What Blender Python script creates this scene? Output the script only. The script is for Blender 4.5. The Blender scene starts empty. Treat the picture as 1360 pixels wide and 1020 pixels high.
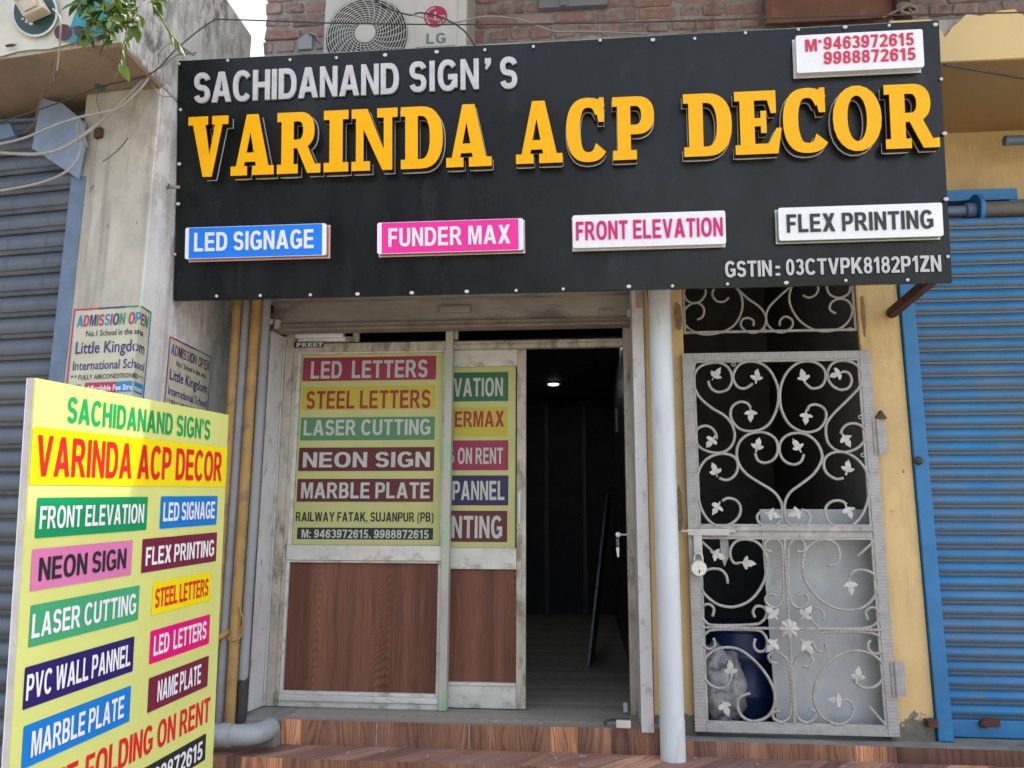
import bpy, bmesh, math, random
from mathutils import Vector, Matrix, Quaternion
from mathutils.geometry import delaunay_2d_cdt
random.seed(7)
C = bpy.context.scene.collection
scene = bpy.context.scene
R = math.radians

# ------------------------------------------------------------------ camera
YAW, PITCH, ROLL, FPX = R(-5.5285), R(10.5232), R(0.27525), 1065.15
CAM = Vector((0, -4.2, 1.45))
fwd = Vector((math.sin(YAW)*math.cos(PITCH), math.cos(YAW)*math.cos(PITCH), math.sin(PITCH)))
rgt = Vector((math.cos(YAW), -math.sin(YAW), 0)); upv = rgt.cross(fwd)
r2 = math.cos(ROLL)*rgt + math.sin(ROLL)*upv
u2 = -math.sin(ROLL)*rgt + math.cos(ROLL)*upv
cd = bpy.data.cameras.new('camera'); cam = bpy.data.objects.new('camera', cd); C.objects.link(cam)
cam.matrix_world = Matrix(((r2.x, u2.x, -fwd.x, CAM.x), (r2.y, u2.y, -fwd.y, CAM.y), (r2.z, u2.z, -fwd.z, CAM.z), (0, 0, 0, 1)))
cd.sensor_fit = 'HORIZONTAL'; cd.sensor_width = 36; cd.lens = FPX/1360*36; cd.clip_start = .05; cd.clip_end = 3000
scene.camera = cam
# ------------------------------------------------------------------ sky and sun
SUN_EL = R(64); SUN_H = R(19)                       # height; turn behind the street line
sd = Vector((math.cos(SUN_EL)*math.cos(SUN_H), math.cos(SUN_EL)*math.sin(SUN_H), math.sin(SUN_EL)))
w = bpy.data.worlds.new('World'); scene.world = w; w.use_nodes = True
nt = w.node_tree; bg = nt.nodes['Background']; sky = nt.nodes.new('ShaderNodeTexSky')
sky.sky_type = 'NISHITA'; sky.sun_disc = False; sky.sun_elevation = SUN_EL; sky.sun_rotation = math.atan2(sd.x, sd.y)
sky.air_density = 1.0; sky.dust_density = 3.0; sky.ozone_density = 1.0
hs = nt.nodes.new('ShaderNodeHueSaturation'); hs.inputs['Saturation'].default_value = .52; nt.links.new(sky.outputs[0], hs.inputs['Color']); nt.links.new(hs.outputs[0], bg.inputs[0]); bg.inputs[1].default_value = .15
sl = bpy.data.lights.new('sun', 'SUN'); sl.energy = 2.0; sl.angle = R(.55); sl.color = (1, .95, .86)
so = bpy.data.objects.new('sun', sl); C.objects.link(so); so.rotation_euler = sd.to_track_quat('Z', 'Y').to_euler()
so.location = (6, 1, 12)
scene.view_settings.view_transform = 'Standard'; scene.view_settings.look = 'None'
scene.view_settings.gamma = 1; scene.view_settings.exposure = 1.76
scene.cycles.use_denoising = True
scene.cycles.max_bounces = 8; scene.cycles.diffuse_bounces = 4; scene.cycles.caustics_reflective = False; scene.cycles.caustics_refractive = False

# ------------------------------------------------------------------ pixel helpers (photo pixels -> points on real planes)
def ray(px, py):
    return (r2*((px-680)/FPX) - u2*((py-510)/FPX) + fwd)
def at(px, py, pl):
    d = ray(px, py); p, n = pl
    return CAM + d*((p-CAM).dot(n)/d.dot(n))
def Y(y): return (Vector((0, y, 0)), Vector((0, 1, 0)))
def Xp(x): return (Vector((x, 0, 0)), Vector((1, 0, 0)))
def Zp(z): return (Vector((0, 0, z)), Vector((0, 0, 1)))
def rp(y, xl, xr, yt, yb):
    """x0, x1, z0, z1 of an upright rectangle seen at those pixels on plane y"""
    xm, ym = (xl+xr)/2, (yt+yb)/2
    return at(xl, ym, Y(y)).x, at(xr, ym, Y(y)).x, at(xm, yb, Y(y)).z, at(xm, yt, Y(y)).z

# ------------------------------------------------------------------ object helpers
ORG = {}
def obj(name, bm, mat, parent=None, bevel=0, smooth=False, seg=2, origin=None):
    if bevel:
        bm.normal_update()
        es = [e for e in bm.edges if len(e.link_faces) == 2 and e.calc_face_angle(0) > .5]
        bmesh.ops.bevel(bm, geom=es, offset=bevel, segments=seg, profile=.6, affect='EDGES', clamp_overlap=True)
    vs = [v.co for v in bm.verts]
    if origin is None:
        lo = [min(v[i] for v in vs) for i in range(3)]; hi = [max(v[i] for v in vs) for i in range(3)]
        origin = Vector(((lo[0]+hi[0])/2, (lo[1]+hi[1])/2, lo[2]))
    origin = Vector(origin)
    bmesh.ops.translate(bm, verts=bm.verts, vec=-origin)
    me = bpy.data.meshes.new(name); bm.to_mesh(me); bm.free()
    for m in (mat if isinstance(mat, (list, tuple)) else [mat]): me.materials.append(m)
    if smooth: me.shade_smooth() if smooth is True else me.shade_smooth_by_angle(smooth) if hasattr(me, 'shade_smooth_by_angle') else me.shade_smooth()
    if smooth and smooth is not True:
        me.set_sharp_from_angle(angle=smooth)
    o = bpy.data.objects.new(name, me); C.objects.link(o)
    ORG[o.name] = origin
    if parent: o.parent = parent; o.location = origin - ORG[parent.name]
    else: o.location = origin
    return o
def tag(o, label=None, cat=None, group=None, kind=None):
    if label: o['label'] = label
    if cat: o['category'] = cat
    if group: o['group'] = group
    if kind: o['kind'] = kind
    return o
def thing(name, label, cat, loc, group=None):
    o = bpy.data.objects.new(name, None); C.objects.link(o); o.location = loc; o.empty_display_size = .1
    ORG[o.name] = Vector(loc); return tag(o, label, cat, group)
def BM(): return bmesh.new()
def box(bm, x0, x1, y0, y1, z0, z1):
    vs = [bm.verts.new((x, y, z)) for z in (z0, z1) for y in (y0, y1) for x in (x0, x1)]
    for f in ((0, 2, 3, 1), (4, 5, 7, 6), (0, 1, 5, 4), (2, 6, 7, 3), (0, 4, 6, 2), (1, 3, 7, 5)):
        bm.faces.new([vs[i] for i in f])
def prism(bm, pts, vec):
    a = [bm.verts.new(p) for p in pts]; b = [bm.verts.new(Vector(p)+Vector(vec)) for p in pts]
    n = len(a); fs = [bm.faces.new(a), bm.faces.new(b[::-1])]
    for i in range(n): fs.append(bm.faces.new((a[i], b[i], b[(i+1) % n], a[(i+1) % n])))
    bmesh.ops.recalc_face_normals(bm, faces=fs)
def smooth_path(pts, k=6):
    pts = [Vector(p) for p in pts]; out = []
    for i in range(len(pts)-1):
        p0 = pts[max(i-1, 0)]; p1 = pts[i]; p2 = pts[i+1]; p3 = pts[min(i+2, len(pts)-1)]
        for j in range(k):
            t = j/k
            out.append(.5*((2*p1)+(p2-p0)*t+(2*p0-5*p1+4*p2-p3)*t*t+(3*p1-p0-3*p2+p3)*t**3))
    out.append(pts[-1]); return out
def tube(bm, pts, r, n=8, rs=None):
    pts = [Vector(p) for p in pts]; rings = []
    t0 = (pts[1]-pts[0]).normalized(); a = t0.orthogonal().normalized()
    for i, p in enumerate(pts):
        t = (pts[min(i+1, len(pts)-1)]-pts[max(i-1, 0)]).normalized()
        a = (a - t*a.dot(t)).normalized(); b = t.cross(a); rr = rs[i] if rs else r
        rings.append([bm.verts.new(p+(a*math.cos(2*math.pi*k/n)+b*math.sin(2*math.pi*k/n))*rr) for k in range(n)])
    for i in range(len(rings)-1):
        for k in range(n):
            bm.faces.new((rings[i][k], rings[i][(k+1) % n], rings[i+1][(k+1) % n], rings[i+1][k]))
    bm.faces.new(rings[0][::-1]); bm.faces.new(rings[-1])
def lathe(bm, c, axis, prof, n=24, a=None):
    c = Vector(c); axis = Vector(axis).normalized(); a = axis.orthogonal().normalized(); b = axis.cross(a); rings = []
    for h, r in prof:
        rings.append([bm.verts.new(c+axis*h+(a*math.cos(2*math.pi*k/n)+b*math.sin(2*math.pi*k/n))*max(r, 1e-4)) for k in range(n)])
    for i in range(len(rings)-1):
        for k in range(n): bm.faces.new((rings[i][k], rings[i][(k+1) % n], rings[i+1][(k+1) % n], rings[i+1][k]))
    bm.faces.new(rings[0][::-1]); bm.faces.new(rings[-1])

# ------------------------------------------------------------------ materials
def srgb(r, g, b):
    f = lambda c: (c/255/12.92) if c/255 <= .04045 else ((c/255+.055)/1.055)**2.4
    return (f(r), f(g), f(b))
class NT:
    def __init__(s, name):
        s.m = bpy.data.materials.new(name); s.m.use_nodes = True; s.t = s.m.node_tree; s.p = s.t.nodes['Principled BSDF']
        s.co = s.t.nodes.new('ShaderNodeTexCoord').outputs['Object']
    def n(s, t, **k):
        x = s.t.nodes.new('ShaderNode'+t)
        for a, v in k.items(): setattr(x, a, v)
        return x
    def l(s, a, b): s.t.links.new(a, b)
    def mapping(s, sc=(1, 1, 1), rot=(0, 0, 0)):
        m = s.n('Mapping'); m.inputs['Scale'].default_value = sc; m.inputs['Rotation'].default_value = rot; s.l(s.co, m.inputs[0]); return m.outputs[0]
    def noise(s, scale, detail=4, rough=.6, vec=None, dist=0):
        x = s.n('TexNoise'); x.inputs['Scale'].default_value = scale; x.inputs['Detail'].default_value = detail
        x.inputs['Roughness'].default_value = rough; x.inputs['Distortion'].default_value = dist; s.l(vec or s.co, x.inputs['Vector']); return x.outputs['Fac']
    def ramp(s, fac, stops, interp='LINEAR'):
        x = s.n('ValToRGB'); x.color_ramp.interpolation = interp; e = x.color_ramp.elements
        while len(e) < len(stops): e.new(.5)
        for q, (p, c) in zip(e, stops):
            q.position = p; q.color = (c, c, c, 1) if isinstance(c, (int, float)) else (*c[:3], 1)
        s.l(fac, x.inputs[0]); return x.outputs[0]
    def mix(s, fac, a, b, mode='MIX'):
        x = s.n('Mix', data_type='RGBA', blend_type=mode)
        for sock, v in ((x.inputs[0], fac), (x.inputs[6], a), (x.inputs[7], b)):
            if isinstance(v, (int, float)): sock.default_value = v
            elif isinstance(v, (tuple, list)): sock.default_value = (*v[:3], 1)
            else: s.l(v, sock)
        return x.outputs[2]
    def math(s, op, a, b=0, c=0):
        x = s.n('Math', operation=op)
        for i, v in enumerate((a, b, c)):
            if isinstance(v, (int, float)): x.inputs[i].default_value = v
            else: s.l(v, x.inputs[i])
        return x.outputs[0]
    def xyz(s, vec=None):
        x = s.n('SeparateXYZ'); s.l(vec or s.co, x.inputs[0]); return x.outputs
    def pos(s): return s.n('NewGeometry').outputs['Position']
    def bump(s, h, strength=.3, dist=.005):
        b = s.n('Bump'); b.inputs['Strength'].default_value = strength; b.inputs['Distance'].default_value = dist
        s.l(h, b.inputs['Height']); s.l(b.outputs[0], s.p.inputs['Normal'])
    def col(s, c):
        if isinstance(c, (tuple, list)): s.p.inputs['Base Color'].default_value = (*c[:3], 1)
        else: s.l(c, s.p.inputs['Base Color'])
    def rough(s, r):
        if isinstance(r, (int, float)): s.p.inputs['Roughness'].default_value = r
        else: s.l(r, s.p.inputs['Roughness'])
def M(name, c, rough=.6, var=.12, scale=6, dirt=None, bump=.15, bscale=60, metal=0, coat=0, spec=.5, stretch=(1, 1, 1), emit=0):
    """paint-like surface: base colour, slow and fine variation, optional dirt patches (colour, amount, scale)"""
    s = NT(name); v = s.mapping(stretch)
    a = s.noise(scale, 5, .65, v); f = s.ramp(a, ((.25, 1-var*1.6), (.75, 1+var)))
    cc = s.mix(1, c, f, 'MULTIPLY')
    rr = s.ramp(s.noise(scale*3, 4, .6, v), ((.3, max(rough-.1, .03)), (.7, min(rough+.12, 1))))
    if dirt:
        dc, amt, ds = dirt
        d = s.noise(ds, 8, .68, v); k = s.ramp(d, ((.66-amt*.4, 0), (.76-amt*.3, 1)))
        cc = s.mix(s.math('MULTIPLY', k, min(.35+amt, .95)), cc, dc)
    s.col(cc); s.l(rr, s.p.inputs['Roughness'])
    s.p.inputs['Metallic'].default_value = metal; s.p.inputs['Coat Weight'].default_value = coat; s.p.inputs['Coat Roughness'].default_value = .05
    s.p.inputs['Specular IOR Level'].default_value = spec
    if bump: s.bump(s.noise(bscale, 5, .6, v), bump, .004)
    if emit: s.p.inputs['Emission Color'].default_value = (*c[:3], 1); s.p.inputs['Emission Strength'].default_value = emit
    return s.m
def PR(name, c, coat=0, rough=.45):            # printed ink / vinyl
    return M(name, c, rough, .05, 3, None, .03, 200, 0, coat)

BLACK = (.012, .013, .015)
m_black_acp = M('black_panel', (.006, .0075, .008), .27, .15, 2.2, ((.030, .031, .031), .22, 5), .04, 2, spec=.32, stretch=(1, 1, .35))
m_panel_edge = M('panel_edge', (.12, .11, .1), .6)
m_grey_letter = M('grey_acrylic', (.55, .555, .585), .35, .2, 14, ((.70, .70, .73), .15, 20), .03)
m_yellow = M('yellow_acrylic', (.92, .455, .0), .34, .05, 12, ((.96, .60, .01), .14, 16), .06, 9, spec=.22)
m_letter_side = M('letter_side', (.012, .012, .012), .35)
m_rim = M('letter_rim', (.62, .62, .62), .5)
m_whitebox = M('white_acrylic', (.82, .84, .88), .3, .05, 5, ((.45, .44, .42), .04, 30), .02)
m_blue_ink = PR('blue_vinyl', (.0, .20, .86)); m_pink_ink = PR('pink_vinyl', (.85, .02, .33)); m_white_ink = PR('white_vinyl', (.78, .79, .84))
m_crim_ink = PR('crimson_vinyl', (.60, .02, .09)); m_mag_ink = PR('magenta_text', (.62, .0, .16)); m_dark_ink = PR('dark_text', (.02, .02, .022))
m_orange = M('orange_side', (.75, .10, .02), .4); m_redside = M('red_side', (.45, .02, .02), .4); m_greenside = M('green_side', (.10, .28, .12), .4)
m_screw = M('screw_head', (.62, .63, .65), .35, .2, 50, None, 0)
m_cream = PR('printed_cream', (.66, .70, .22), 0, .4); m_yel_ink = PR('printed_yellow', (.86, .72, .0), 0, .4)
m_green_txt = PR('green_ink', (.0, .34, .09)); m_red_txt = PR('red_ink', (.70, .012, .015))
m_green_ink = PR('green_panel', (.0, .28, .10)); m_green2_ink = PR('pale_green_panel', (.05, .36, .17)); m_pinkp = PR('pink_panel', (.66, .19, .42))
m_maroon = PR('maroon_panel', (.17, .012, .045)); m_navy = PR('navy_panel', (.018, .008, .13)); m_mag = PR('magenta_panel', (.75, .0, .19)); m_bluep = PR('blue_panel', (.0, .19, .62))
# faded prints of the window sheets
f_cream = PR('faded_cream', (.64, .63, .25)); f_yel = PR('faded_yellow', (.64, .53, .05)); f_crim = PR('faded_crimson', (.38, .03, .09)); f_green = PR('faded_green', (.10, .29, .13))
f_mar = PR('faded_maroon', (.13, .018, .03)); f_red = PR('faded_red', (.40, .03, .03)); f_white = PR('faded_white', (.64, .64, .62)); f_navy = PR('faded_navy', (.03, .022, .10)); f_dgreen = PR('deep_green', (.03, .16, .07)); f_blk = PR('faded_black', (.022, .022, .022))
m_alu = M('dirty_aluminium', (.47, .435, .36), .5, .25, 7, ((.14, .11, .075), .42, 16), .2, 40, 0, stretch=(1, 1, .45))
m_alu_b = M('bright_aluminium', (.58, .575, .53), .4, .2, 6, ((.23, .20, .15), .32, 18), .12, 40, stretch=(.6, 1, 1))
m_white_paint = M('chipped_white_paint', (.56, .55, .55), .55, .12, 5, ((.20, .165, .13), .30, 15), .25, 30, stretch=(1, 1, .6))
m_shut_grey = M('sooty_shutter', (.31, .285, .25), .6, .3, 5, ((.08, .065, .055), .3, 7), .2, 30, stretch=(.4, 1, 1))
m_rust = M('rust', (.085, .035, .022), .8, .35, 20, ((.16, .07, .035), .3, 25), .35, 60)
m_ybrown = M('ochre_pipe', (.38, .235, .075), .7, .2, 7, ((.13, .10, .075), .34, 11), .2, 40)
m_gpipe = M('grey_pipe', (.27, .28, .30), .6, .15, 8, ((.12, .12, .12), .12, 8), .2, 60)
m_pvc = M('pale_pvc', (.60, .645, .68), .42, .1, 4, ((.42, .40, .36), .3, 9), .03, 30, stretch=(1, 1, .25))
m_elbow = M('grey_pvc', (.30, .32, .34), .45, .15, 8, ((.38, .36, .34), .2, 16), .1)
m_gate = M('silver_paint_iron', (.385, .375, .355), .5, .22, 14, ((.17, .13, .10), .22, 24), .3, 90)
m_leaf_iron = M('silver_leaf', (.52, .505, .475), .45, .12, 20, ((.25, .2, .16), .12, 24), .25, 90)
m_sheet = M('dusty_white_sheet', (.43, .455, .455), .4, .22, 2.5, ((.26, .27, .26), .25, 6), .05, 8)
m_blue = M('blue_paint', (.016, .165, .38), .45, .14, 5, ((.10, .12, .14), .06, 16), .1, 30)
m_bluegrey = M('blue_grey_paint', (.12, .18, .27), .5, .2, 6, ((.10, .09, .09), .15, 14), .15, 30)
m_conc = M('concrete', (.23, .225, .205), .85, .3, 4, ((.07, .068, .06), .28, 5), .5, 35)
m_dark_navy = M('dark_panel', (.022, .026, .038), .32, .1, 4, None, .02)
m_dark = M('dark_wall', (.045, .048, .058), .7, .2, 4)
m_black_pl = M('black_plastic', (.02, .02, .02), .45)
m_cable = M('grey_cable', (.33, .32, .29), .6, .15, 20); m_dcable = M('dark_cable', (.05, .045, .04), .6, .15, 20); m_bcable = M('brown_cord', (.13, .085, .05), .8)
m_steel = M('steel', (.55, .56, .58), .3, .1, 20, None, .03, metal=.8)
m_ac = M('ac_casing', (.56, .55, .50), .45, .1, 4, ((.3, .28, .24), .12, 10), .05)
m_acgrille = M('grille_wire', (.55, .55, .52), .45); m_acdark = M('fan_dark', (.02, .022, .02), .7); m_acgrey = PR('grey_logo', (.17, .18, .18)); m_acred = PR('red_logo', (.42, .012, .06))

def glass(name, tint=(.8, .85, .9), k=.55):
    s = NT(name); s.t.nodes.remove(s.p)
    tr = s.n('BsdfTransparent'); tr.inputs[0].default_value = (*tint, 1); gl = s.n('BsdfGlossy'); gl.inputs['Roughness'].default_value = .03
    fr = s.n('Fresnel'); fr.inputs[0].default_value = 1.5; mx = s.n('MixShader'); o = s.t.nodes['Material Output']
    nz = s.ramp(s.noise(5, 4), ((.3, .6), (.7, 1.3)))
    s.l(s.math('MULTIPLY', fr.outputs[0], s.math('MULTIPLY', nz, k*2)), mx.inputs[0]); s.l(tr.outputs[0], mx.inputs[1]); s.l(gl.outputs[0], mx.inputs[2]); s.l(mx.outputs[0], o.inputs[0])
    return s.m
m_glass = glass('window_glass', (.95, .96, .95), .13); m_glass_dark = glass('smoked_glass', (.25, .3, .36), .8)

def wood(name, dark, mid, light, axis='X', seed=0, coat=0, rough=.5, planks=0, pitch=.11, k=1.0, line=.17):
    """flat-sawn veneer: arched growth lines on a column pitch, fine fibres, broad tone bands (grain runs along z, or along x for floors)"""
    s = NT(name); p = s.pos(); q = s.xyz(p)
    across, along = (q[0], q[2]) if axis == 'X' else (q[1], q[0])
    if axis == 'D': across = s.math('ADD', s.math('MULTIPLY', q[0], .80), s.math('MULTIPLY', q[1], -.60)); along = s.math('ADD', s.math('MULTIPLY', q[0], .60), s.math('MULTIPLY', q[1], .80))
    cmb = s.n('CombineXYZ'); s.l(s.math('MULTIPLY', across, 1), cmb.inputs[0]); s.l(s.math('MULTIPLY', along, .16), cmb.inputs[1]); cmb.inputs[2].default_value = seed*2.7
    if planks:
        vo = s.n('TexVoronoi', voronoi_dimensions='1D'); vo.inputs['Randomness'].default_value = 1; vo.inputs['Scale'].default_value = planks; s.l(s.math('ADD', across, seed), vo.inputs['W']); sc3 = s.n('SeparateColor'); s.l(vo.outputs['Color'], sc3.inputs[0]); s.l(s.math('MULTIPLY', sc3.outputs[0], 9.7), cmb.inputs[2])
    v = cmb.outputs[0]
    warp = s.noise(4.2, 3, .55, v); w2 = s.noise(11, 4, .6, v)
    a = s.math('ADD', across, s.math('MULTIPLY', s.math('SUBTRACT', warp, .5), .26))
    dx = s.math('PINGPONG', s.math('ADD', a, 50+seed*.037), pitch)
    h = s.math('ADD', s.math('MULTIPLY', along, .55*k), s.math('ADD', s.math('MULTIPLY', s.math('MULTIPLY', dx, dx), 55*k), s.math('MULTIPLY', w2, .10)))
    ln = s.math('SINE', s.math('MULTIPLY', h, 2*math.pi/.042))
    ln = s.math('POWER', s.math('MULTIPLY', s.math('ADD', ln, 1), .5), 2.2)
    c2 = s.n('CombineXYZ'); s.l(across, c2.inputs[0]); s.l(s.math('MULTIPLY', along, .022), c2.inputs[1])
    fib = s.noise(190, 4, .7, c2.outputs[0]); band = s.noise(9, 3, .55, c2.outputs[0])
    f = s.math('ADD', s.math('MULTIPLY', ln, line), s.math('ADD', s.math('MULTIPLY', fib, .44), s.math('MULTIPLY', band, .66)))
    c = s.ramp(f, ((.40, light), (.60, mid), (.84, dark)))
    if planks:
        c = s.mix(.85, c, s.ramp(sc3.outputs[1], ((0, (.42, .42, .44)), (.25, (.8, .78, .76)), (.7, (1.1, 1.03, .97)), (.86, (1.2, 1.1, 1.0)), (.88, (2.1, 1.95, 1.6)), (1, (2.3, 2.1, 1.8)))), 'MULTIPLY')
        dn = s.ramp(s.noise(3, 6, .6, p), ((.5, 0), (.8, .4))); c = s.mix(dn, c, (.28, .235, .205))
    s.col(c); s.rough(rough); s.p.inputs['Coat Weight'].default_value = coat; s.p.inputs['Coat Roughness'].default_value = .15
    s.bump(fib, .10, .002); return s.m
m_lam = wood('walnut_laminate', (.036, .014, .009), (.132, .055, .035), (.26, .118, .075), 'X', 1, 0, .6, 0, .17, 1.8, .11)
m_lam.node_tree.nodes['Principled BSDF'].inputs['Specular IOR Level'].default_value = .25
m_tile = wood('wood_look_tile', (.085, .038, .023), (.225, .107, .066), (.40, .22, .138), 'X', 4, .0, .45, 11, .16, .25)
m_tread = wood('dusty_wood_tile', (.17, .085, .065), (.29, .165, .13), (.42, .28, .23), 'D', 6, 0, .6, 9, .16, .25)
m_brown_tile = wood('dark_wood_tile', (.06, .026, .016), (.13, .055, .033), (.2, .10, .06), 'Y', 8, .1, .45)
m_floor = wood('grey_wood_floor', (.13, .115, .095), (.275, .25, .21), (.42, .39, .34), 'Y', 2, 0, .6)
def plaster(name, base, var, bare, zline, zfall, amt=.5, streak=.3, mold=0):
    """painted plaster; bare cement shows where the paint has flaked, mostly along the damp foot"""
    s = NT(name); p = s.pos(); z = s.xyz(p)[2]
    a = s.ramp(s.noise(2.5, 6, .6, p), ((.3, 1-var), (.7, 1+var*.6)))
    c = s.mix(1, base, a, 'MULTIPLY')
    st = s.n('Mapping'); st.inputs['Scale'].default_value = (14, 14, .9); s.l(p, st.inputs[0])
    k = s.ramp(s.noise(1, 5, .65, st.outputs[0]), ((.52, 0), (.75, streak)))
    c = s.mix(k, c, tuple(q*.45 for q in base))
    if mold:
        mp_ = s.n('Mapping'); mp_.inputs['Scale'].default_value = (1, 1, .55); s.l(p, mp_.inputs[0]); md = s.ramp(s.noise(13, 12, .72, mp_.outputs[0]), ((.45, 0), (.53, .75), (.62, 1))); m2 = s.ramp(s.noise(2.6, 6, .6, mp_.outputs[0]), ((.40, .12), (.58, 1)))
        c = s.mix(s.math('MULTIPLY', s.math('MULTIPLY', md, m2), mold), c, (.085, .083, .078))
    h = s.math('SUBTRACT', s.math('ADD', zline, s.math('MULTIPLY', s.math('SUBTRACT', s.noise(9, 7, .62, p), .5), zfall)), z)
    m = s.ramp(h, ((.5, 0), (.506, 1)))     # shifted below
    hh = s.math('ADD', h, .5); m = s.ramp(hh, ((.5, 0), (.506, 1)))
    sm = s.n('Mapping'); sm.inputs['Scale'].default_value = (1, 1, .45); s.l(p, sm.inputs[0]); sp = s.ramp(s.noise(26, 8, .66, sm.outputs[0]), ((.70-.05*amt, 0), (.735-.05*amt, 1)))
    mm = s.math('MAXIMUM', m, s.math('MULTIPLY', sp, .8))
    bc = s.ramp(s.noise(22, 6, .7, p), ((.3, tuple(q*.5 for q in bare)), (.7, bare)))
    c = s.mix(mm, c, bc); s.col(c); s.rough(.82)
    s.bump(s.math('ADD', s.math('MULTIPLY', s.noise(45, 6, .65, p), .5), s.math('MULTIPLY', mm, -.8)), .45, .006)
    return s.m
SILL = at(590, 944, Y(0)).z
m_yellow_wall = plaster('yellow_plaster', (.68, .49, .225), .12, (.22, .20, .17), SILL+.04, .26, .85, .35, .14)
m_cream_wall = plaster('stained_cream_plaster', (.46, .44, .375), .22, (.2, .19, .17), SILL-.1, .3, .9, .8, .3)
m_white_wall = plaster('stained_white_plaster', (.72, .72, .71), .15, (.20, .19, .175), SILL-.1, .4, .5, .7, .36)
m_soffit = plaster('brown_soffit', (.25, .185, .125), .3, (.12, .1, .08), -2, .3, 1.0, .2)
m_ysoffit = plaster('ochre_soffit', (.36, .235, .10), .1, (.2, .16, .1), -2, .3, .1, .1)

# ------------------------------------------------------------------ letters
def ell(cx, cy, rx, ry, a0=0, a1=360, n=22, e=2.35):
    out = []; full = abs(a1-a0) >= 360
    for i in range(n if full else n+1):
        a = R(a0+(a1-a0)*i/n); c, s = math.cos(a), math.sin(a)
        out.append((cx+rx*math.copysign(abs(c)**(2/e), c), cy+ry*math.copysign(abs(s)**(2/e), s)))
    return out
def rect(x0, y0, x1, y1): return [(x0, y0), (x1, y0), (x1, y1), (x0, y1)]
def stroke(pts, tv=.2, th=.172):
    L, Rr = [], []
    for i, p in enumerate(pts):
        a = pts[max(i-1, 0)]; b = pts[min(i+1, len(pts)-1)]; dx, dy = b[0]-a[0], b[1]-a[1]; d = math.hypot(dx, dy) or 1
        nx, ny = -dy/d, dx/d; t = math.hypot(tv*nx, th*ny)/2
        L.append((p[0]+nx*t, p[1]+ny*t)); Rr.append((p[0]-nx*t, p[1]-ny*t))
    return L+Rr[::-1]
def bowl(x0, xc, y0, y1, rx): return [(x0, y0), (xc, y0)]+ell(xc, (y0+y1)/2, rx, (y1-y0)/2, -90, 90, 14)[1:-1]+[(xc, y1), (x0, y1)]
s_ = .2
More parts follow.
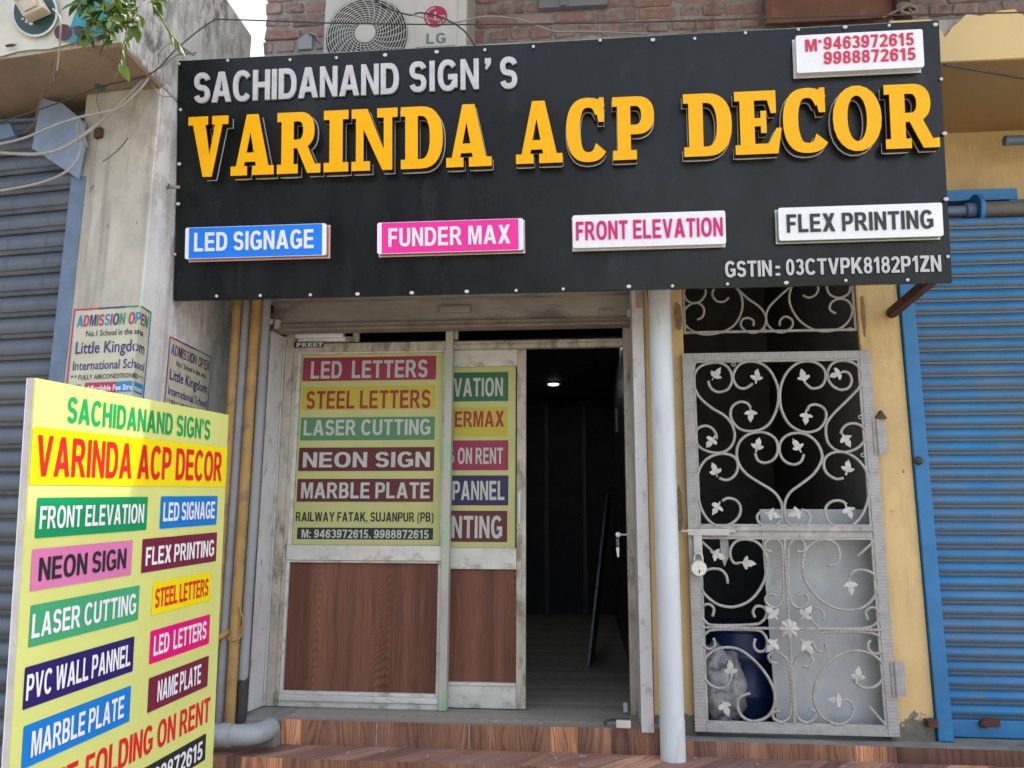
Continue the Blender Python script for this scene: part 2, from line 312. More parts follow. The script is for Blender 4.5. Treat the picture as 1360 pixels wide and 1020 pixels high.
sans = {
 'A': (.80, [[(0, 0), (.215, 0), (.275, .2), (.525, .2), (.585, 0), (.80, 0), (.52, 1), (.28, 1)]], [[(.325, .36), (.475, .36), (.40, .72)]]),
 'B': (.70, [rect(0, 0, .2, 1), bowl(.1, .38, 0, .56, .31), bowl(.1, .36, .46, 1, .29)], [bowl(.2, .36, .155, .415, .11), bowl(.2, .35, .585, .845, .1)]),
 'C': (.74, [stroke(ell(.385, .5, .285, .43, 38, 322, 26))], []),
 'D': (.72, [bowl(0, .33, 0, 1, .39)], [bowl(.2, .32, .17, .83, .2)]),
 'E': (.64, [rect(0, 0, .2, 1), rect(0, 0, .64, .17), rect(0, .42, .59, .585), rect(0, .83, .62, 1)], []),
 'F': (.59, [rect(0, 0, .2, 1), rect(0, .41, .53, .58), rect(0, .83, .59, 1)], []),
 'G': (.76, [stroke(ell(.385, .5, .285, .43, 38, 332, 26)), rect(.40, .36, .76, .53), rect(.58, .09, .76, .5)], []),
 'H': (.70, [rect(0, 0, .2, 1), rect(.5, 0, .7, 1), rect(0, .42, .7, .595)], []),
 'I': (.2, [rect(0, 0, .2, 1)], []),
 'J': (.52, [stroke([(.42, 1), (.42, .6), (.42, .34)]+ell(.26, .3, .16, .215, 0, -165, 14))], []),
 'K': (.76, [[(0, 0), (.2, 0), (.2, .27), (.31, .40), (.53, 0), (.78, 0), (.45, .57), (.76, 1), (.50, 1), (.2, .57), (.2, 1), (0, 1)]], []),
 'L': (.60, [rect(0, 0, .2, 1), rect(0, 0, .60, .17)], []),
 'M': (.84, [[(0, 0), (.18, 0), (.18, .72), (.345, 0), (.495, 0), (.66, .72), (.66, 0), (.84, 0), (.84, 1), (.57, 1), (.42, .34), (.27, 1), (0, 1)]], []),
 'N': (.70, [[(0, 0), (.19, 0), (.19, .65), (.51, 0), (.70, 0), (.70, 1), (.51, 1), (.51, .36), (.19, 1), (0, 1)]], []),
 'O': (.80, [ell(.4, .5, .4, .515)], [ell(.4, .5, .195, .345)]),
 'P': (.66, [rect(0, 0, .2, 1), bowl(.1, .36, .36, 1, .31)], [bowl(.2, .35, .525, .838, .115)]),
 'R': (.74, [rect(0, 0, .2, 1), bowl(.1, .37, .40, 1, .31), [(.28, .45), (.46, .45), (.60, .30), (.76, 0), (.53, 0), (.40, .28), (.28, .41)]], [bowl(.2, .36, .555, .838, .115)]),
 'S': (.66, [stroke(ell(.33, .7125, .225, .2075, 12, 262, 20)[:-1]+ell(.33, .2875, .225, .2075, 82, -168, 20))], []),
 'T': (.66, [rect(.23, 0, .43, 1), rect(0, .83, .66, 1)], []),
 'U': (.70, [stroke([(.1, 1), (.1, .7), (.1, .4)]+ell(.35, .335, .25, .255, 180, 360, 18)+[(.6, .4), (.6, .7), (.6, 1)])], []),
 'V': (.76, [[(.27, 0), (.49, 0), (.76, 1), (.545, 1), (.38, .28), (.215, 1), (0, 1)]], []),
 'W': (1.06, [[(.17, 0), (.39, 0), (.53, .64), (.67, 0), (.89, 0), (1.06, 1), (.86, 1), (.775, .36), (.635, 1), (.425, 1), (.285, .36), (.20, 1), (0, 1)]], []),
 'X': (.76, [[(0, 0), (.24, 0), (.38, .29), (.52, 0), (.76, 0), (.51, .51), (.74, 1), (.50, 1), (.38, .73), (.26, 1), (.02, 1), (.25, .51)]], []),
 'Y': (.76, [[(.28, 0), (.48, 0), (.48, .40), (.76, 1), (.53, 1), (.38, .61), (.23, 1), (0, 1), (.28, .40)]], []),
 'Z': (.64, [[(0, 0), (.64, 0), (.64, .17), (.26, .17), (.64, .84), (.64, 1), (.03, 1), (.03, .83), (.37, .83), (0, .16)]], []),
 '0': (.58, [ell(.29, .5, .29, .51)], [ell(.29, .5, .105, .345)]),
 '1': (.44, [rect(.2, 0, .39, 1), [(.22, 1), (.03, .82), (.03, .64), (.22, .755)]], []),
 '2': (.58, [stroke(ell(.29, .71, .2, .205, 168, -25, 16)+[(.33, .4), (.14, .14)], .19, .165), rect(0, 0, .575, .165), [(.0, .0), (.18, .0), (.26, .22), (.1, .25)]], []),
 '3': (.58, [stroke(ell(.28, .725, .18, .195, 160, -95, 16), .19, .16), stroke(ell(.28, .30, .2, .22, 95, -162, 16), .19, .16)], []),
 '4': (.62, [[(.34, 0), (.53, 0), (.53, .2), (.62, .2), (.62, .365), (.53, .365), (.53, 1), (.36, 1), (0, .38), (0, .2), (.34, .2)]], [[(.165, .365), (.34, .365), (.34, .67)]]),
 '5': (.58, [rect(.11, .83, .54, 1), [(.1, 1), (.03, .44), (.2, .42), (.27, .9)], stroke(ell(.28, .315, .2, .235, 135, -162, 18), .19, .165)], []),
 '6': (.58, [ell(.29, .325, .29, .335), stroke(ell(.33, .52, .235, .40, 28, 190, 16), .19, .165)], [ell(.29, .315, .105, .175)]),
 '7': (.56, [[(0, 1), (.56, 1), (.56, .85), (.32, 0), (.12, 0), (.36, .83), (0, .83)]], []),
 '8': (.58, [ell(.29, .735, .265, .27), ell(.29, .29, .29, .3)], [ell(.29, .735, .095, .12), ell(.29, .285, .115, .15)]),
 "'": (.18, [[(0, 1), (.18, 1), (.18, .82), (.06, .62), (0, .65), (.05, .8), (0, .82)]], []),
 '.': (.2, [rect(0, 0, .2, .19)], []), ',': (.2, [[(0, .19), (.2, .19), (.2, .02), (.06, -.17), (0, -.14), (.06, 0), (0, 0)]], []),
 ':': (.2, [rect(0, 0, .2, .19), rect(0, .53, .2, .72)], []), '*': (.2, [rect(0, .6, .2, .8)], []),
 '(': (.32, [stroke(ell(.42, .38, .32, .62, 110, 250, 14), .16, .12)], []), ')': (.32, [stroke(ell(-.1, .38, .32, .62, 70, -70, 14), .16, .12)], []),
}
_6 = sans['6']; rot = lambda c: [(.58-x, 1-y) for x, y in c]
sans['9'] = (.58, [rot(c) for c in _6[1]], [rot(c) for c in _6[2]])
slab = {
 'V': (.94, [[(.07, 1), (.37, 1), (.51, .36), (.66, 1), (.84, 1), (.57, 0), (.36, 0)], rect(0, .86, .46, 1), rect(.56, .86, .94, 1)], []),
 'A': (1.0, [[(.08, 0), (.27, 0), (.325, .22), (.57, .22), (.62, 0), (.92, 0), (.63, 1), (.36, 1)], rect(0, 0, .38, .15), rect(.50, 0, 1.0, .15)], [[(.36, .37), (.535, .37), (.45, .71)]]),
 'R': (1.0, [rect(.1, 0, .38, 1), rect(0, 0, .48, .15), rect(0, .85, .3, 1), bowl(.2, .52, .41, 1, .34), [(.42, .48), (.68, .48), (.88, .14), (1.0, .15), (1.0, 0), (.70, 0)]], [bowl(.38, .48, .55, .85, .12)]),
 'I': (.56, [rect(.13, 0, .43, 1), rect(0, 0, .56, .15), rect(0, .85, .56, 1)], []),
 'N': (1.04, [rect(.1, 0, .27, 1), rect(.73, 0, .92, 1), [(.06, 1), (.36, 1), (.92, 0), (.70, 0)], rect(0, .85, .36, 1), rect(0, 0, .42, .15), rect(.58, .85, 1.04, 1)], []),
 'D': (.94, [bowl(.1, .46, 0, 1, .48), rect(0, 0, .3, .15), rect(0, .85, .3, 1)], [bowl(.38, .45, .15, .85, .2)]),
 'C': (.88, [stroke(ell(.46, .5, .325, .435, 40, 322, 28), .29, .155), [(.68, .62), (.80, .62), (.80, 1.01), (.70, 1.01), (.62, .86)]], []),
 'P': (.88, [rect(.1, 0, .38, 1), rect(0, 0, .5, .15), rect(0, .85, .3, 1), bowl(.2, .52, .40, 1, .36)], [bowl(.38, .48, .55, .85, .13)]),
 'E': (.88, [rect(.1, 0, .38, 1), rect(0, 0, .3, .15), rect(0, .85, .3, 1), rect(.1, .85, .80, 1), rect(.1, 0, .82, .16), rect(.3, .44, .60, .57), [(.50, .33), (.61, .33), (.61, .68), (.50, .68)], [(.70, .64), (.80, .64), (.80, 1), (.62, .9)], [(.60, .1), (.80, .40), (.90, .40), (.82, .0)]], []),
 'O': (.92, [ell(.46, .5, .46, .515, e=2.1)], [ell(.46, .5, .185, .36, e=2.1)]),
}
def inside(p, poly):
    x, y = p; c = False; n = len(poly); j = n-1
    for i in range(n):
        (xi, yi), (xj, yj) = poly[i], poly[j]
        if (yi > y) != (yj > y) and x < (xj-xi)*(y-yi)/(yj-yi)+xi: c = not c
        j = i
    return c
_gc = {}
def shape2d(add, sub):
    """union of outlines minus holes -> (verts, triangles, boundary edges)"""
    vs, es = [], []
    for poly in add+sub:
        b = len(vs); n = len(poly); vs += [Vector(p) for p in poly]; es += [(b+i, b+(i+1) % n) for i in range(n)]
    ov, oe, of, *_ = delaunay_2d_cdt(vs, es, [], 0, 1e-5)
    tris = []
    for f in of:
        c = sum((ov[i] for i in f), Vector((0, 0)))/len(f)
        if any(inside(c, p) for p in add) and not any(inside(c, p) for p in sub):
            a = ov[f[0]]; b = ov[f[1]]; d = ov[f[2]]
            tris.append(tuple(f) if (b-a).cross(d-a) > 0 else tuple(f)[::-1])
    cnt = {}
    for t in tris:
        for i in range(3): cnt[(t[i], t[(i+1) % 3])] = 1
    bd = [e for e in cnt if (e[1], e[0]) not in cnt]
    used = sorted({i for t in tris for i in t}); mp = {k: i for i, k in enumerate(used)}
    return [tuple(ov[i]) for i in used], [tuple(mp[i] for i in t) for t in tris], [(mp[a], mp[b]) for a, b in bd]
def glyph(ch, font):
    k = (ch, id(font))
    if k not in _gc: _gc[k] = shape2d(font[ch][1], font[ch][2])
    return _gc[k]
def layout(text, font, gap=.1, space=.30):
    x = 0; out = []
    for ch in text:
        if ch == ' ': x += space; continue
        out.append((ch, x)); x += font[ch][0]+gap
    return out, x-gap
def add_flat(bm, sh, f, n0, n1=None, outset=0, caps=(1, 1), side=1):
    """lay a 2-D shape on a plane: f(x, y, n) -> point. n1 None = a single sheet at n0"""
    V, T, B = sh
    if outset:
        nr = [[0, 0] for _ in V]
        for a, b in B:
            pa, pb = V[a], V[b]; dx, dy = pb[0]-pa[0], pb[1]-pa[1]; d = math.hypot(dx, dy) or 1
            for i in (a, b): nr[i][0] += dy/d; nr[i][1] -= dx/d
        V = [(v[0]+q[0]*outset, v[1]+q[1]*outset) if (q[0] or q[1]) else v for v, q in zip(V, nr)]
    top = [bm.verts.new(f(x, y, n1 if n1 is not None else n0)) for x, y in V]
    if caps[0]:
        for t in T:
            try: bm.faces.new([top[i] for i in t])
            except ValueError: pass
    if n1 is not None:
        bot = [bm.verts.new(f(x, y, n0)) for x, y in V]
        if caps[1]:
            for t in T:
                try: bm.faces.new([bot[i] for i in t[::-1]])
                except ValueError: pass
        if side:
            for a, b in B: bm.faces.new((top[a], bot[a], bot[b], top[b]))
class Pl:
    """a rectangle-like plane: origin o, unit-ish axes u (right), v (up), n (towards viewer)"""
    def __init__(s, o, u, v, n=None):
        s.o = Vector(o); s.u = Vector(u).normalized(); s.v = Vector(v).normalized(); s.n = (Vector(n) if n else s.u.cross(s.v)).normalized()
        s.pl = (s.o, s.n)
    def P(s, a, b, n=0): return s.o+s.u*a+s.v*b+s.n*n
    def uv(s, px, py, n=0):
        p = at(px, py, (s.o+s.n*n, s.n))-s.o-s.n*n
        uu, vv, uvd = 1, 1, s.u.dot(s.v); a, b = p.dot(s.u), p.dot(s.v)
        det = 1-uvd*uvd; return (a-b*uvd)/det, (b-a*uvd)/det
def fit(pl, box4, n=0):
    """box4 = (xl, ytl, ybl, xr, ytr, ybr) pixels of text -> u0, v0, u1, v1 on the plane"""
    xl, tl, bl, xr, tr, br = box4
    a = pl.uv(xl, tl, n); b = pl.uv(xl, bl, n); c = pl.uv(xr, tr, n); d = pl.uv(xr, br, n)
    return (a[0]+b[0])/2, (b[1]+d[1])/2, (c[0]+d[0])/2, (a[1]+c[1])/2
def lettering(name, text, pl, box, mat, parent, n0=.001, n1=None, font=sans, gap=.1, space=.30, suffix=None, px=True, npx=None):
    u0, v0, u1, v1 = fit(pl, box, (n1 or n0) if npx is None else npx) if px else box
    L, W = layout(text, font, gap, space); sx = (u1-u0)/W
    if suffix:
        k = len(text)-len(suffix); xs = layout(text[:k]+suffix, font, gap, space)[0][len(text[:k].replace(' ', ''))][1]
        sx = (u1-u0)/(W-xs); u0 = u1-sx*W
    sy = v1-v0; bm = BM()
    for ch, x in L:
        add_flat(bm, glyph(ch, font), lambda a, b, n, x=x: pl.P(u0+(a+x)*sx, v0+b*sy, n), n0, n1)
    return obj(name, bm, mat, parent)
def rrect(u0, v0, u1, v1, r):
    out = []
    for cx, cy, a in ((u1-r, v1-r, 0), (u0+r, v1-r, 90), (u0+r, v0+r, 180), (u1-r, v0+r, 270)):
        out += [(cx+r*math.cos(R(a+k*22.5)), cy+r*math.sin(R(a+k*22.5))) for k in range(5)]
    return out
def plate(name, pl, u0, v0, u1, v1, mat, parent, n0, n1=None, r=.004):
    bm = BM(); add_flat(bm, shape2d([rrect(u0, v0, u1, v1, r)], []), pl.P, n0, n1); return obj(name, bm, mat, parent)
def pxplate(name, pl, c4, mat, parent, n0, n1=None, r=.004):
    """c4 = pixel corners TL TR BR BL"""
    q = [pl.uv(x, y, n1 or n0) for x, y in c4]
    return plate(name, pl, (q[0][0]+q[3][0])/2, (q[2][1]+q[3][1])/2, (q[1][0]+q[2][0])/2, (q[0][1]+q[1][1])/2, mat, parent, n0, n1, r)

# ================================================================== THE PLACE
LIP = -.27; YW = -.15                                  # sill edge, face of the ochre wall
XW = at(306, 430, Y(0)).x                              # face of the party wall, looking right
A0 = at(200, 260, Xp(XW)); YA = A0.y                   # its front corner
eL = Vector((math.cos(R(7)), -math.sin(R(7)), 0))      # left neighbour's frontage is turned a little
LB = Pl((XW, YA, 0), eL, (0, 0, 1))
S0 = at(160, 58, Xp(XW)); YS = S0.y; ZSOF = S0.z-.012
ZTOP = at(347, 65, Xp(XW)).z
ZB = at(1300, 74, Y(-.55)).z                           # underside of the beam
ZBT = at(1100, 34, Y(-.50)).z                          # top of the beam
THR = SILL-.045; Z2 = SILL-.112; TR2 = -.50
XG0 = at(907.6, 446, Y(YW)).x; XG1 = at(1141, 440, Y(YW)).x; XP1 = at(1196, 430, Y(YW)).x
XD0 = at(352, 690, Y(-.02)).x; XD1 = at(861, 690, Y(-.1)).x
print('XW', XW, 'YA', YA, 'ZSOF', ZSOF, 'S0', S0, 'ZTOP', ZTOP, 'ZB', ZB, 'ZBT', ZBT, 'SILL', SILL, XG0, XG1, XP1, XD0, XD1)

def mat_by_normal(o, rules):
    for p in o.data.polygons:
        for i, fn in rules:
            if fn(p.normal): p.material_index = i; break
def struct(o): o['kind'] = 'structure'; return o

# ---- ground and steps
m_ground = M('dusty_road', (.33, .29, .235), .9, .25, .8, ((.12, .11, .10), .3, 2.5), .4, 25)
bm = BM(); vs = [bm.verts.new(p) for p in ((-400, -400, 0), (400, -400, 0), (400, 400, 0), (-400, 400, 0))]; bm.faces.new(vs)
struct(obj('ground', bm, m_ground))
def steps(x0, x1, tops, mats, name='steps'):
    """tops: list of (y_front, z)"""
    bm = BM(); pr = [(tops[0][0]+.6, tops[0][1])]
    for i, (yf, z) in enumerate(tops):
        if i: pr.append((tops[i-1][0], z))
        pr.append((yf, z))
    if len(pr) > 1 and pr[0] == pr[1]: pr.pop(0)
    pts = []
    prof = [(tops[0][0]+1.0, tops[0][1])]
    for i, (yf, z) in enumerate(tops):
        prof.append((yf, z)); nz = tops[i+1][1] if i+1 < len(tops) else -.05
        prof.append((yf, nz))
    prof.append((tops[0][0]+1.0, -.05))
    prism(bm, [(x0, y, z) for y, z in prof], (x1-x0, 0, 0))
    o = obj(name, bm, mats); mat_by_normal(o, ((1, lambda n: n.z > .6), (0, lambda n: True))); return struct(o)
XS0 = at(373.5, 970, Y(LIP)).x; XS1 = at(911, 990, Y(LIP)).x; XS2 = at(1191, 1000, Y(LIP)).x
lower = [(TR2, Z2), (TR2-.28, Z2-.15), (TR2-.56, Z2-.29)]
bm = BM(); box(bm, XS0, XS1-.001, LIP, 1.0, Z2-.02, SILL); o = struct(obj('steps', bm, [m_tile, m_floor])); mat_by_normal(o, ((1, lambda n: n.z > .6), (0, lambda n: True)))
bm = BM(); box(bm, XS1, XS2, LIP, 1.8, Z2-.02, THR); o = struct(obj('steps', bm, [m_tile, m_conc])); mat_by_normal(o, ((1, lambda n: n.z > .6), (0, lambda n: True)))
bm = BM(); box(bm, XS2+.001, 5, LIP-.004, 1.0, Z2-.02, THR); o = struct(obj('steps', bm, [m_brown_tile, m_conc])); mat_by_normal(o, ((1, lambda n: n.z > .6), (0, lambda n: True)))
steps(XW-.9, 5, lower, [m_tile, m_tread])
bm = BM(); box(bm, XW, XS0-.002, -.33, .5, Z2-.02, SILL-.05); box(bm, XD0-.06, XS0-.002, -.24, .3, SILL-.06, SILL-.003)
o = struct(obj('cement_ledge', bm, m_conc, bevel=.012))

# ---- centre building
B = thing('shop_building', 'ochre and brick shop building behind the big black sign', 'building', (0, .3, 0))
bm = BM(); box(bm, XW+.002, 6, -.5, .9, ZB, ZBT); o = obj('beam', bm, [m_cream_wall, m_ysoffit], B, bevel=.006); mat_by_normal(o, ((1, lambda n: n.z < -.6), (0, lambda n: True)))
# ochre plaster skin on the beam, right of the sign, with a flaked upper edge
pts = []
top = [(1180, 30), (1235, 28), (1249, 44), (1253, 52), (1258, 46), (1263, 38), (1270, 33), (1277, 26), (1283, 20), (1290, 22), (1300, 24), (1312, 20), (1330, 16), (1346, 15), (1352, 20), (1362, 25), (1380, 24), (1400, 30), (1440, 26), (1500, 30), (1600, 34)]
yb = Y(-.504)
zb = ZB-.002
pts = [at(x, y, yb) for x, y in top]; pts = [Vector((p.x, -.504, p.z)) for p in pts]
pts += [Vector((pts[-1].x+2, -.504, pts[-1].z)), Vector((pts[-1].x+2, -.504, zb)), Vector((pts[0].x, -.504, zb))]
m_fasc = plaster('ochre_fascia', (.67, .50, .24), .08, (.3, .28, .25), 0, .2, .75, .05)
bm = BM(); prism(bm, pts, (0, -.014, 0)); obj('plaster_skin', bm, m_fasc, B)
# ochre piers
for x0, x1 in ((XD1-.0, XG0), (XG1, XP1)):
    bm = BM(); box(bm, x0, x1, YW, YW+.06 if x0 < 1 else YW+.03, THR-.02, ZB+.01)
    if x0 > 1: box(bm, XP1-.06, XP1, YW+.0305, .215, THR-.02, ZB+.01)
    obj('pier', bm, m_yellow_wall, B, bevel=.008)
# brick wall over the beam, every brick modelled
m_brick = None
s = NT('old_brick'); ri = s.n('NewGeometry').outputs['Random Per Island']
c = s.ramp(ri, ((0, (.21, .125, .11)), (.3, (.31, .155, .125)), (.6, (.36, .19, .155)), (.85, (.28, .18, .155)), (1, (.41, .31, .265))))
k = s.ramp(s.noise(17, 8, .72), ((.42, 0), (.60, .9))); c = s.mix(k, c, (.34, .30, .27)); c = s.mix(s.ramp(s.noise(7, 6, .7), ((.62, 0), (.72, .8))), c, (.13, .12, .11)); s.col(c); s.rough(.9); s.bump(s.noise(60, 6, .7), .6, .006); m_brick = s.m
m_mortar = M('rough_mortar', (.33, .315, .29), .95, .4, 14, ((.12, .115, .1), .2, 20), .9, 28)
XBR0 = at(350, 40, Y(.06)).x
bm = BM(); box(bm, XBR0+.01, 6, .075, .4, ZBT-.19, ZBT+1.6); obj('mortar_bed', bm, m_mortar, B)
bm = BM(); row = 0; z = ZBT-.03
while z < ZBT+1.5:
    x = XBR0+random.uniform(-.02, .02) - (row % 2)*.06; first = True
    while x < 5.9:
        L = .112 if (row % 3 == 2 or random.random() < .12) else random.uniform(.205, .232)
        x0, x1 = max(x, XBR0+random.uniform(0, .012)), x+L
        if x1-x0 > .03:
            h = random.uniform(.062, .072); b = BM(); d = random.uniform(.0, .013)
            box(b, x0, x1, .060+d, .09, z+random.uniform(-.004, .004), z+h)
            for v in b.verts: v.co += Vector((random.uniform(-.009, .009), random.uniform(-.004, .004), random.uniform(-.009, .009)))
            bmesh.ops.bevel(b, geom=b.edges[:], offset=.006, segments=1, affect='EDGES')
            me = bpy.data.meshes.new('t'); b.to_mesh(me); b.free(); bm.from_mesh(me); bpy.data.meshes.remove(me)
        x = x1+random.uniform(.010, .030)
    z += .086; row += 1
obj('brickwork', bm, m_brick, B)
# mortar fillet between beam and bricks
bm = BM(); pp = []
for i in range(90):
    x = XBR0+.02+i*.06; pp.append((x, -.02, ZBT+.015+random.uniform(-.012, .016)))
prof = pp; vs0 = [bm.verts.new((x, -.42+random.uniform(-.03, .03), ZBT+.002)) for x, y, z in pp]; vs1 = [bm.verts.new((x, .06, z+.06+random.uniform(-.02, .02))) for x, y, z in pp]
for i in range(len(pp)-1): bm.faces.new((vs0[i], vs0[i+1], vs1[i+1], vs1[i]))
obj('mortar_fillet', bm, m_mortar, B, smooth=True)
# unseen slab above the picture, added and stepped to shade the shop front
bm = BM(); box(bm, -.3, 9, -1.337, 1.4, 4.95, 5.12); box(bm, XW+.3, -.3005, -.99, 1.4, 4.95, 5.12); obj('shade_slab', bm, m_conc, B)
bm = BM(); box(bm, .27, 1.5, -2.1, -1.3375, 4.96, 5.11); obj('shade_block', bm, m_conc, B)  # added unseen block, keeps the sun off the lower standing board
bm = BM(); box(bm, XBR0+.01, 9, .42, .9, ZBT+.2, 4.95); obj('upper_wall', bm, m_conc, B)
# rooms
ZC = SILL+2.36
XR0, XR1 = XD0+.03, at(846, 690, Y(.1)).x+.02
bm = BM()
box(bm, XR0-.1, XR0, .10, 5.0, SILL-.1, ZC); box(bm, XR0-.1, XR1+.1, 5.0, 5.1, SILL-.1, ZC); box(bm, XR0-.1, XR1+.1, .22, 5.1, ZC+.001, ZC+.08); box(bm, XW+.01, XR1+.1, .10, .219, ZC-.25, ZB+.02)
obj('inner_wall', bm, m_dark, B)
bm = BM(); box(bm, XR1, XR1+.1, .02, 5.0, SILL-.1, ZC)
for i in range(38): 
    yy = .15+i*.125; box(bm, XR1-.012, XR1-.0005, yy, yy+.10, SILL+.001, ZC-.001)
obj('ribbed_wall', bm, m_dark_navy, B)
bm = BM(); box(bm, XR0, XR1, .99, 5.0, SILL-.1, SILL-.0012); obj('shop_floor', bm, m_floor, B)
# inner doorway on the back wall
pa = at(728, 528, Y(4.9)); pb_ = at(772, 528, Y(4.9))
bm = BM(); box(bm, pa.x-.05, pb_.x+.05, 4.93, 4.99, pa.z-.0, pa.z+.06); box(bm, pa.x-.05, pa.x, 4.93, 4.99, SILL, pa.z); box(bm, pb_.x, pb_.x+.05, 4.93, 4.99, SILL, pa.z)
obj('inner_door_frame', bm, M('dull_frame', (.06, .06, .065), .4), B)
# stair room behind the gate
XH0, XH1 = XG0-.002, XG1+.002
bm = BM()
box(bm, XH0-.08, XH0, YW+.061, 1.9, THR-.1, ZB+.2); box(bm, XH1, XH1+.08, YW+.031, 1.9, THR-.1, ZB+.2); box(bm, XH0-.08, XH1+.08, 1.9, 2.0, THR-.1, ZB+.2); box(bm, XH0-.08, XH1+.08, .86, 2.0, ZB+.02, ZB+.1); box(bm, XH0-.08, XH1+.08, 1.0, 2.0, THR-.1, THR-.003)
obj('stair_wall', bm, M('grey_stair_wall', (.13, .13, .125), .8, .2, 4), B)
# right neighbour bay: back wall above the shutter
bm = BM(); box(bm, XP1+.001, 6, .22, .4, SILL, ZB+.01); obj('bay_wall', bm, m_yellow_wall, B)
# window and rusty sheet in the brick wall
bm = BM(); x0, x1, z0, z1 = rp(.03, 716, 806, -60, 8); box(bm, x0, x1, .03, .07, z0, z1); wd = obj('window', bm, M('grey_shutter_board', (.25, .27, .31), .5), B)
bm = BM(); xm = at(748, 4, Y(.0)).x; box(bm, xm-.014, xm+.014, .012, .03, z0, z1); obj('mullion', bm, m_gpipe, wd)
RSX = rp(-.02, 1014, 1185, -70, 24)
m_rsheet = M('red_oxide_sheet', (.20, .085, .05), .6, .22, 5, ((.30, .19, .13), .2, 9), .2, 30)
t = tag(obj('metal_sheet', (lambda b: (box(b, RSX[0], RSX[1], -.03, -.015, RSX[2]-.02, RSX[3]), b)[1])(BM()), m_rsheet), 'rust brown sheet leaning on the brick wall above the phone number box', 'metal sheet')
x0, x1, z0, z1 = rp(-.06, 1184, 1203, -70, 22)
bm = BM(); box(bm, x0, x1, -.10, -.04, z0-.05, z1); t = tag(obj('post', bm, M('dark_wood_post', (.07, .045, .03), .8, .3, 8, None, .4), bevel=.006), 'dark wooden post beside the rust brown sheet, above the sign', 'post')
bm = BM(); c0 = at(1203, 14, Y(-.14))
for k in range(5):
    ring = [c0+Vector((math.cos(a)*.038+random.uniform(-.006, .006), -.02+.012*k-.02, math.sin(a)*.024+(k-2)*.012)) for a in [i*math.pi/6 for i in range(13)]]
    tube(bm, ring, .0085, 6)
tube(bm, smooth_path([c0+Vector((0, -.03, 0)), c0+Vector((.012, -.05, -.05)), c0+Vector((.028, -.05, -.10))]), .006, 6)
tube(bm, smooth_path([c0+Vector((0, -.03, 0)), c0+Vector((-.06, -.03, -.02)), c0+Vector((-.13, -.02, -.05))]), .007, 6)
tag(obj('rope', bm, M('jute', (.33, .28, .2), .95, .3, 60, None, .5, 200), smooth=True), 'pale rope knotted round the post above the sign', 'rope')

# ---- party wall on the left
m_side = m_white_wall
PW = thing('party_wall', 'stained concrete party wall and pillar left of the black sign', 'wall', (XW-.4, YA+.4, 0))
Bp = LB.P(-.50, 0)                      # left end of pillar front
def poly_wall(name, foot, z0, z1, mats, parent, rules=None, bevel=.012):
    bm = BM(); prism(bm, [(p[0], p[1], z0) for p in foot], (0, 0, z1-z0)); o = obj(name, bm, mats, parent, bevel=bevel)
    if rules: mat_by_normal(o, rules)
    return o
Wp = LB.uv(107, 300)[0]
Bp = LB.P(Wp-.05, 0)
bk = LB.n*-1
foot = [(XW, YA), (XW, .6), (Bp.x+.07, .6), (Bp.x, Bp.y)]
rules = ((1, lambda n: n.x > .7), (0, lambda n: True))
poly_wall('pillar', foot, 0, ZSOF+.02, [m_cream_wall, m_white_wall], PW, rules, .012)
m_upper = plaster('weathered_upper_wall', (.66, .66, .64), .3, (.11, .105, .10), -3, .2, 1.2, .8, .92)
YSL = YS
foot = [(XW, YSL), (XW, .02), (XW-.09, .02), (XW-.09, YSL+.012)]
poly_wall('upper_wall', foot, ZSOF+.02, ZTOP, m_upper, PW, None, .015)
# ---- left neighbour: slab, soffit, fascia
LN = thing('neighbour_building', 'neighbouring shop front under a brown concrete canopy at far left', 'building', (XW-1.6, YA+.3, 0))
F0 = Vector((XW-.0905, YSL+.012, 0))
LF = Pl(F0, eL, (0, 0, 1))
a = F0; b = F0-eL*3.0
foot = [(a.x, a.y), (a.x, a.y+1.6), (b.x, b.y+1.6), (b.x, b.y)]
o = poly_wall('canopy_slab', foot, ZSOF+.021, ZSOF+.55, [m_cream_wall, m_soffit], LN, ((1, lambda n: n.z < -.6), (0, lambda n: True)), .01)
foot2 = [(XW-.001, YSL+.004), (XW-.001, -.3), (XW-.089, -.3), (XW-.089, YSL+.014)]
poly_wall('canopy_end', foot2, ZSOF, ZSOF+.0195, m_soffit, LN, None, 0)
bk0 = LB.P(Wp-.04, 0, -.45); bk1 = LB.P(Wp-3.2, 0, -.45)
bm = BM(); prism(bm, [(bk0.x, bk0.y, 0), (bk1.x, bk1.y, 0), (bk1.x, bk1.y+.2, 0), (bk0.x, bk0.y+.2, 0)], (0, 0, ZSOF+.03)); obj('back_wall', bm, m_cream_wall, LN)
bm = BM(); prism(bm, [LB.P(Wp-.06, 0, -.002), LB.P(Wp-3.2, 0, -.002), LB.P(Wp-3.2, 0, -.45), LB.P(Wp-.06, 0, -.45)], (0, 0, .42)); obj('plinth', bm, m_conc, LN)

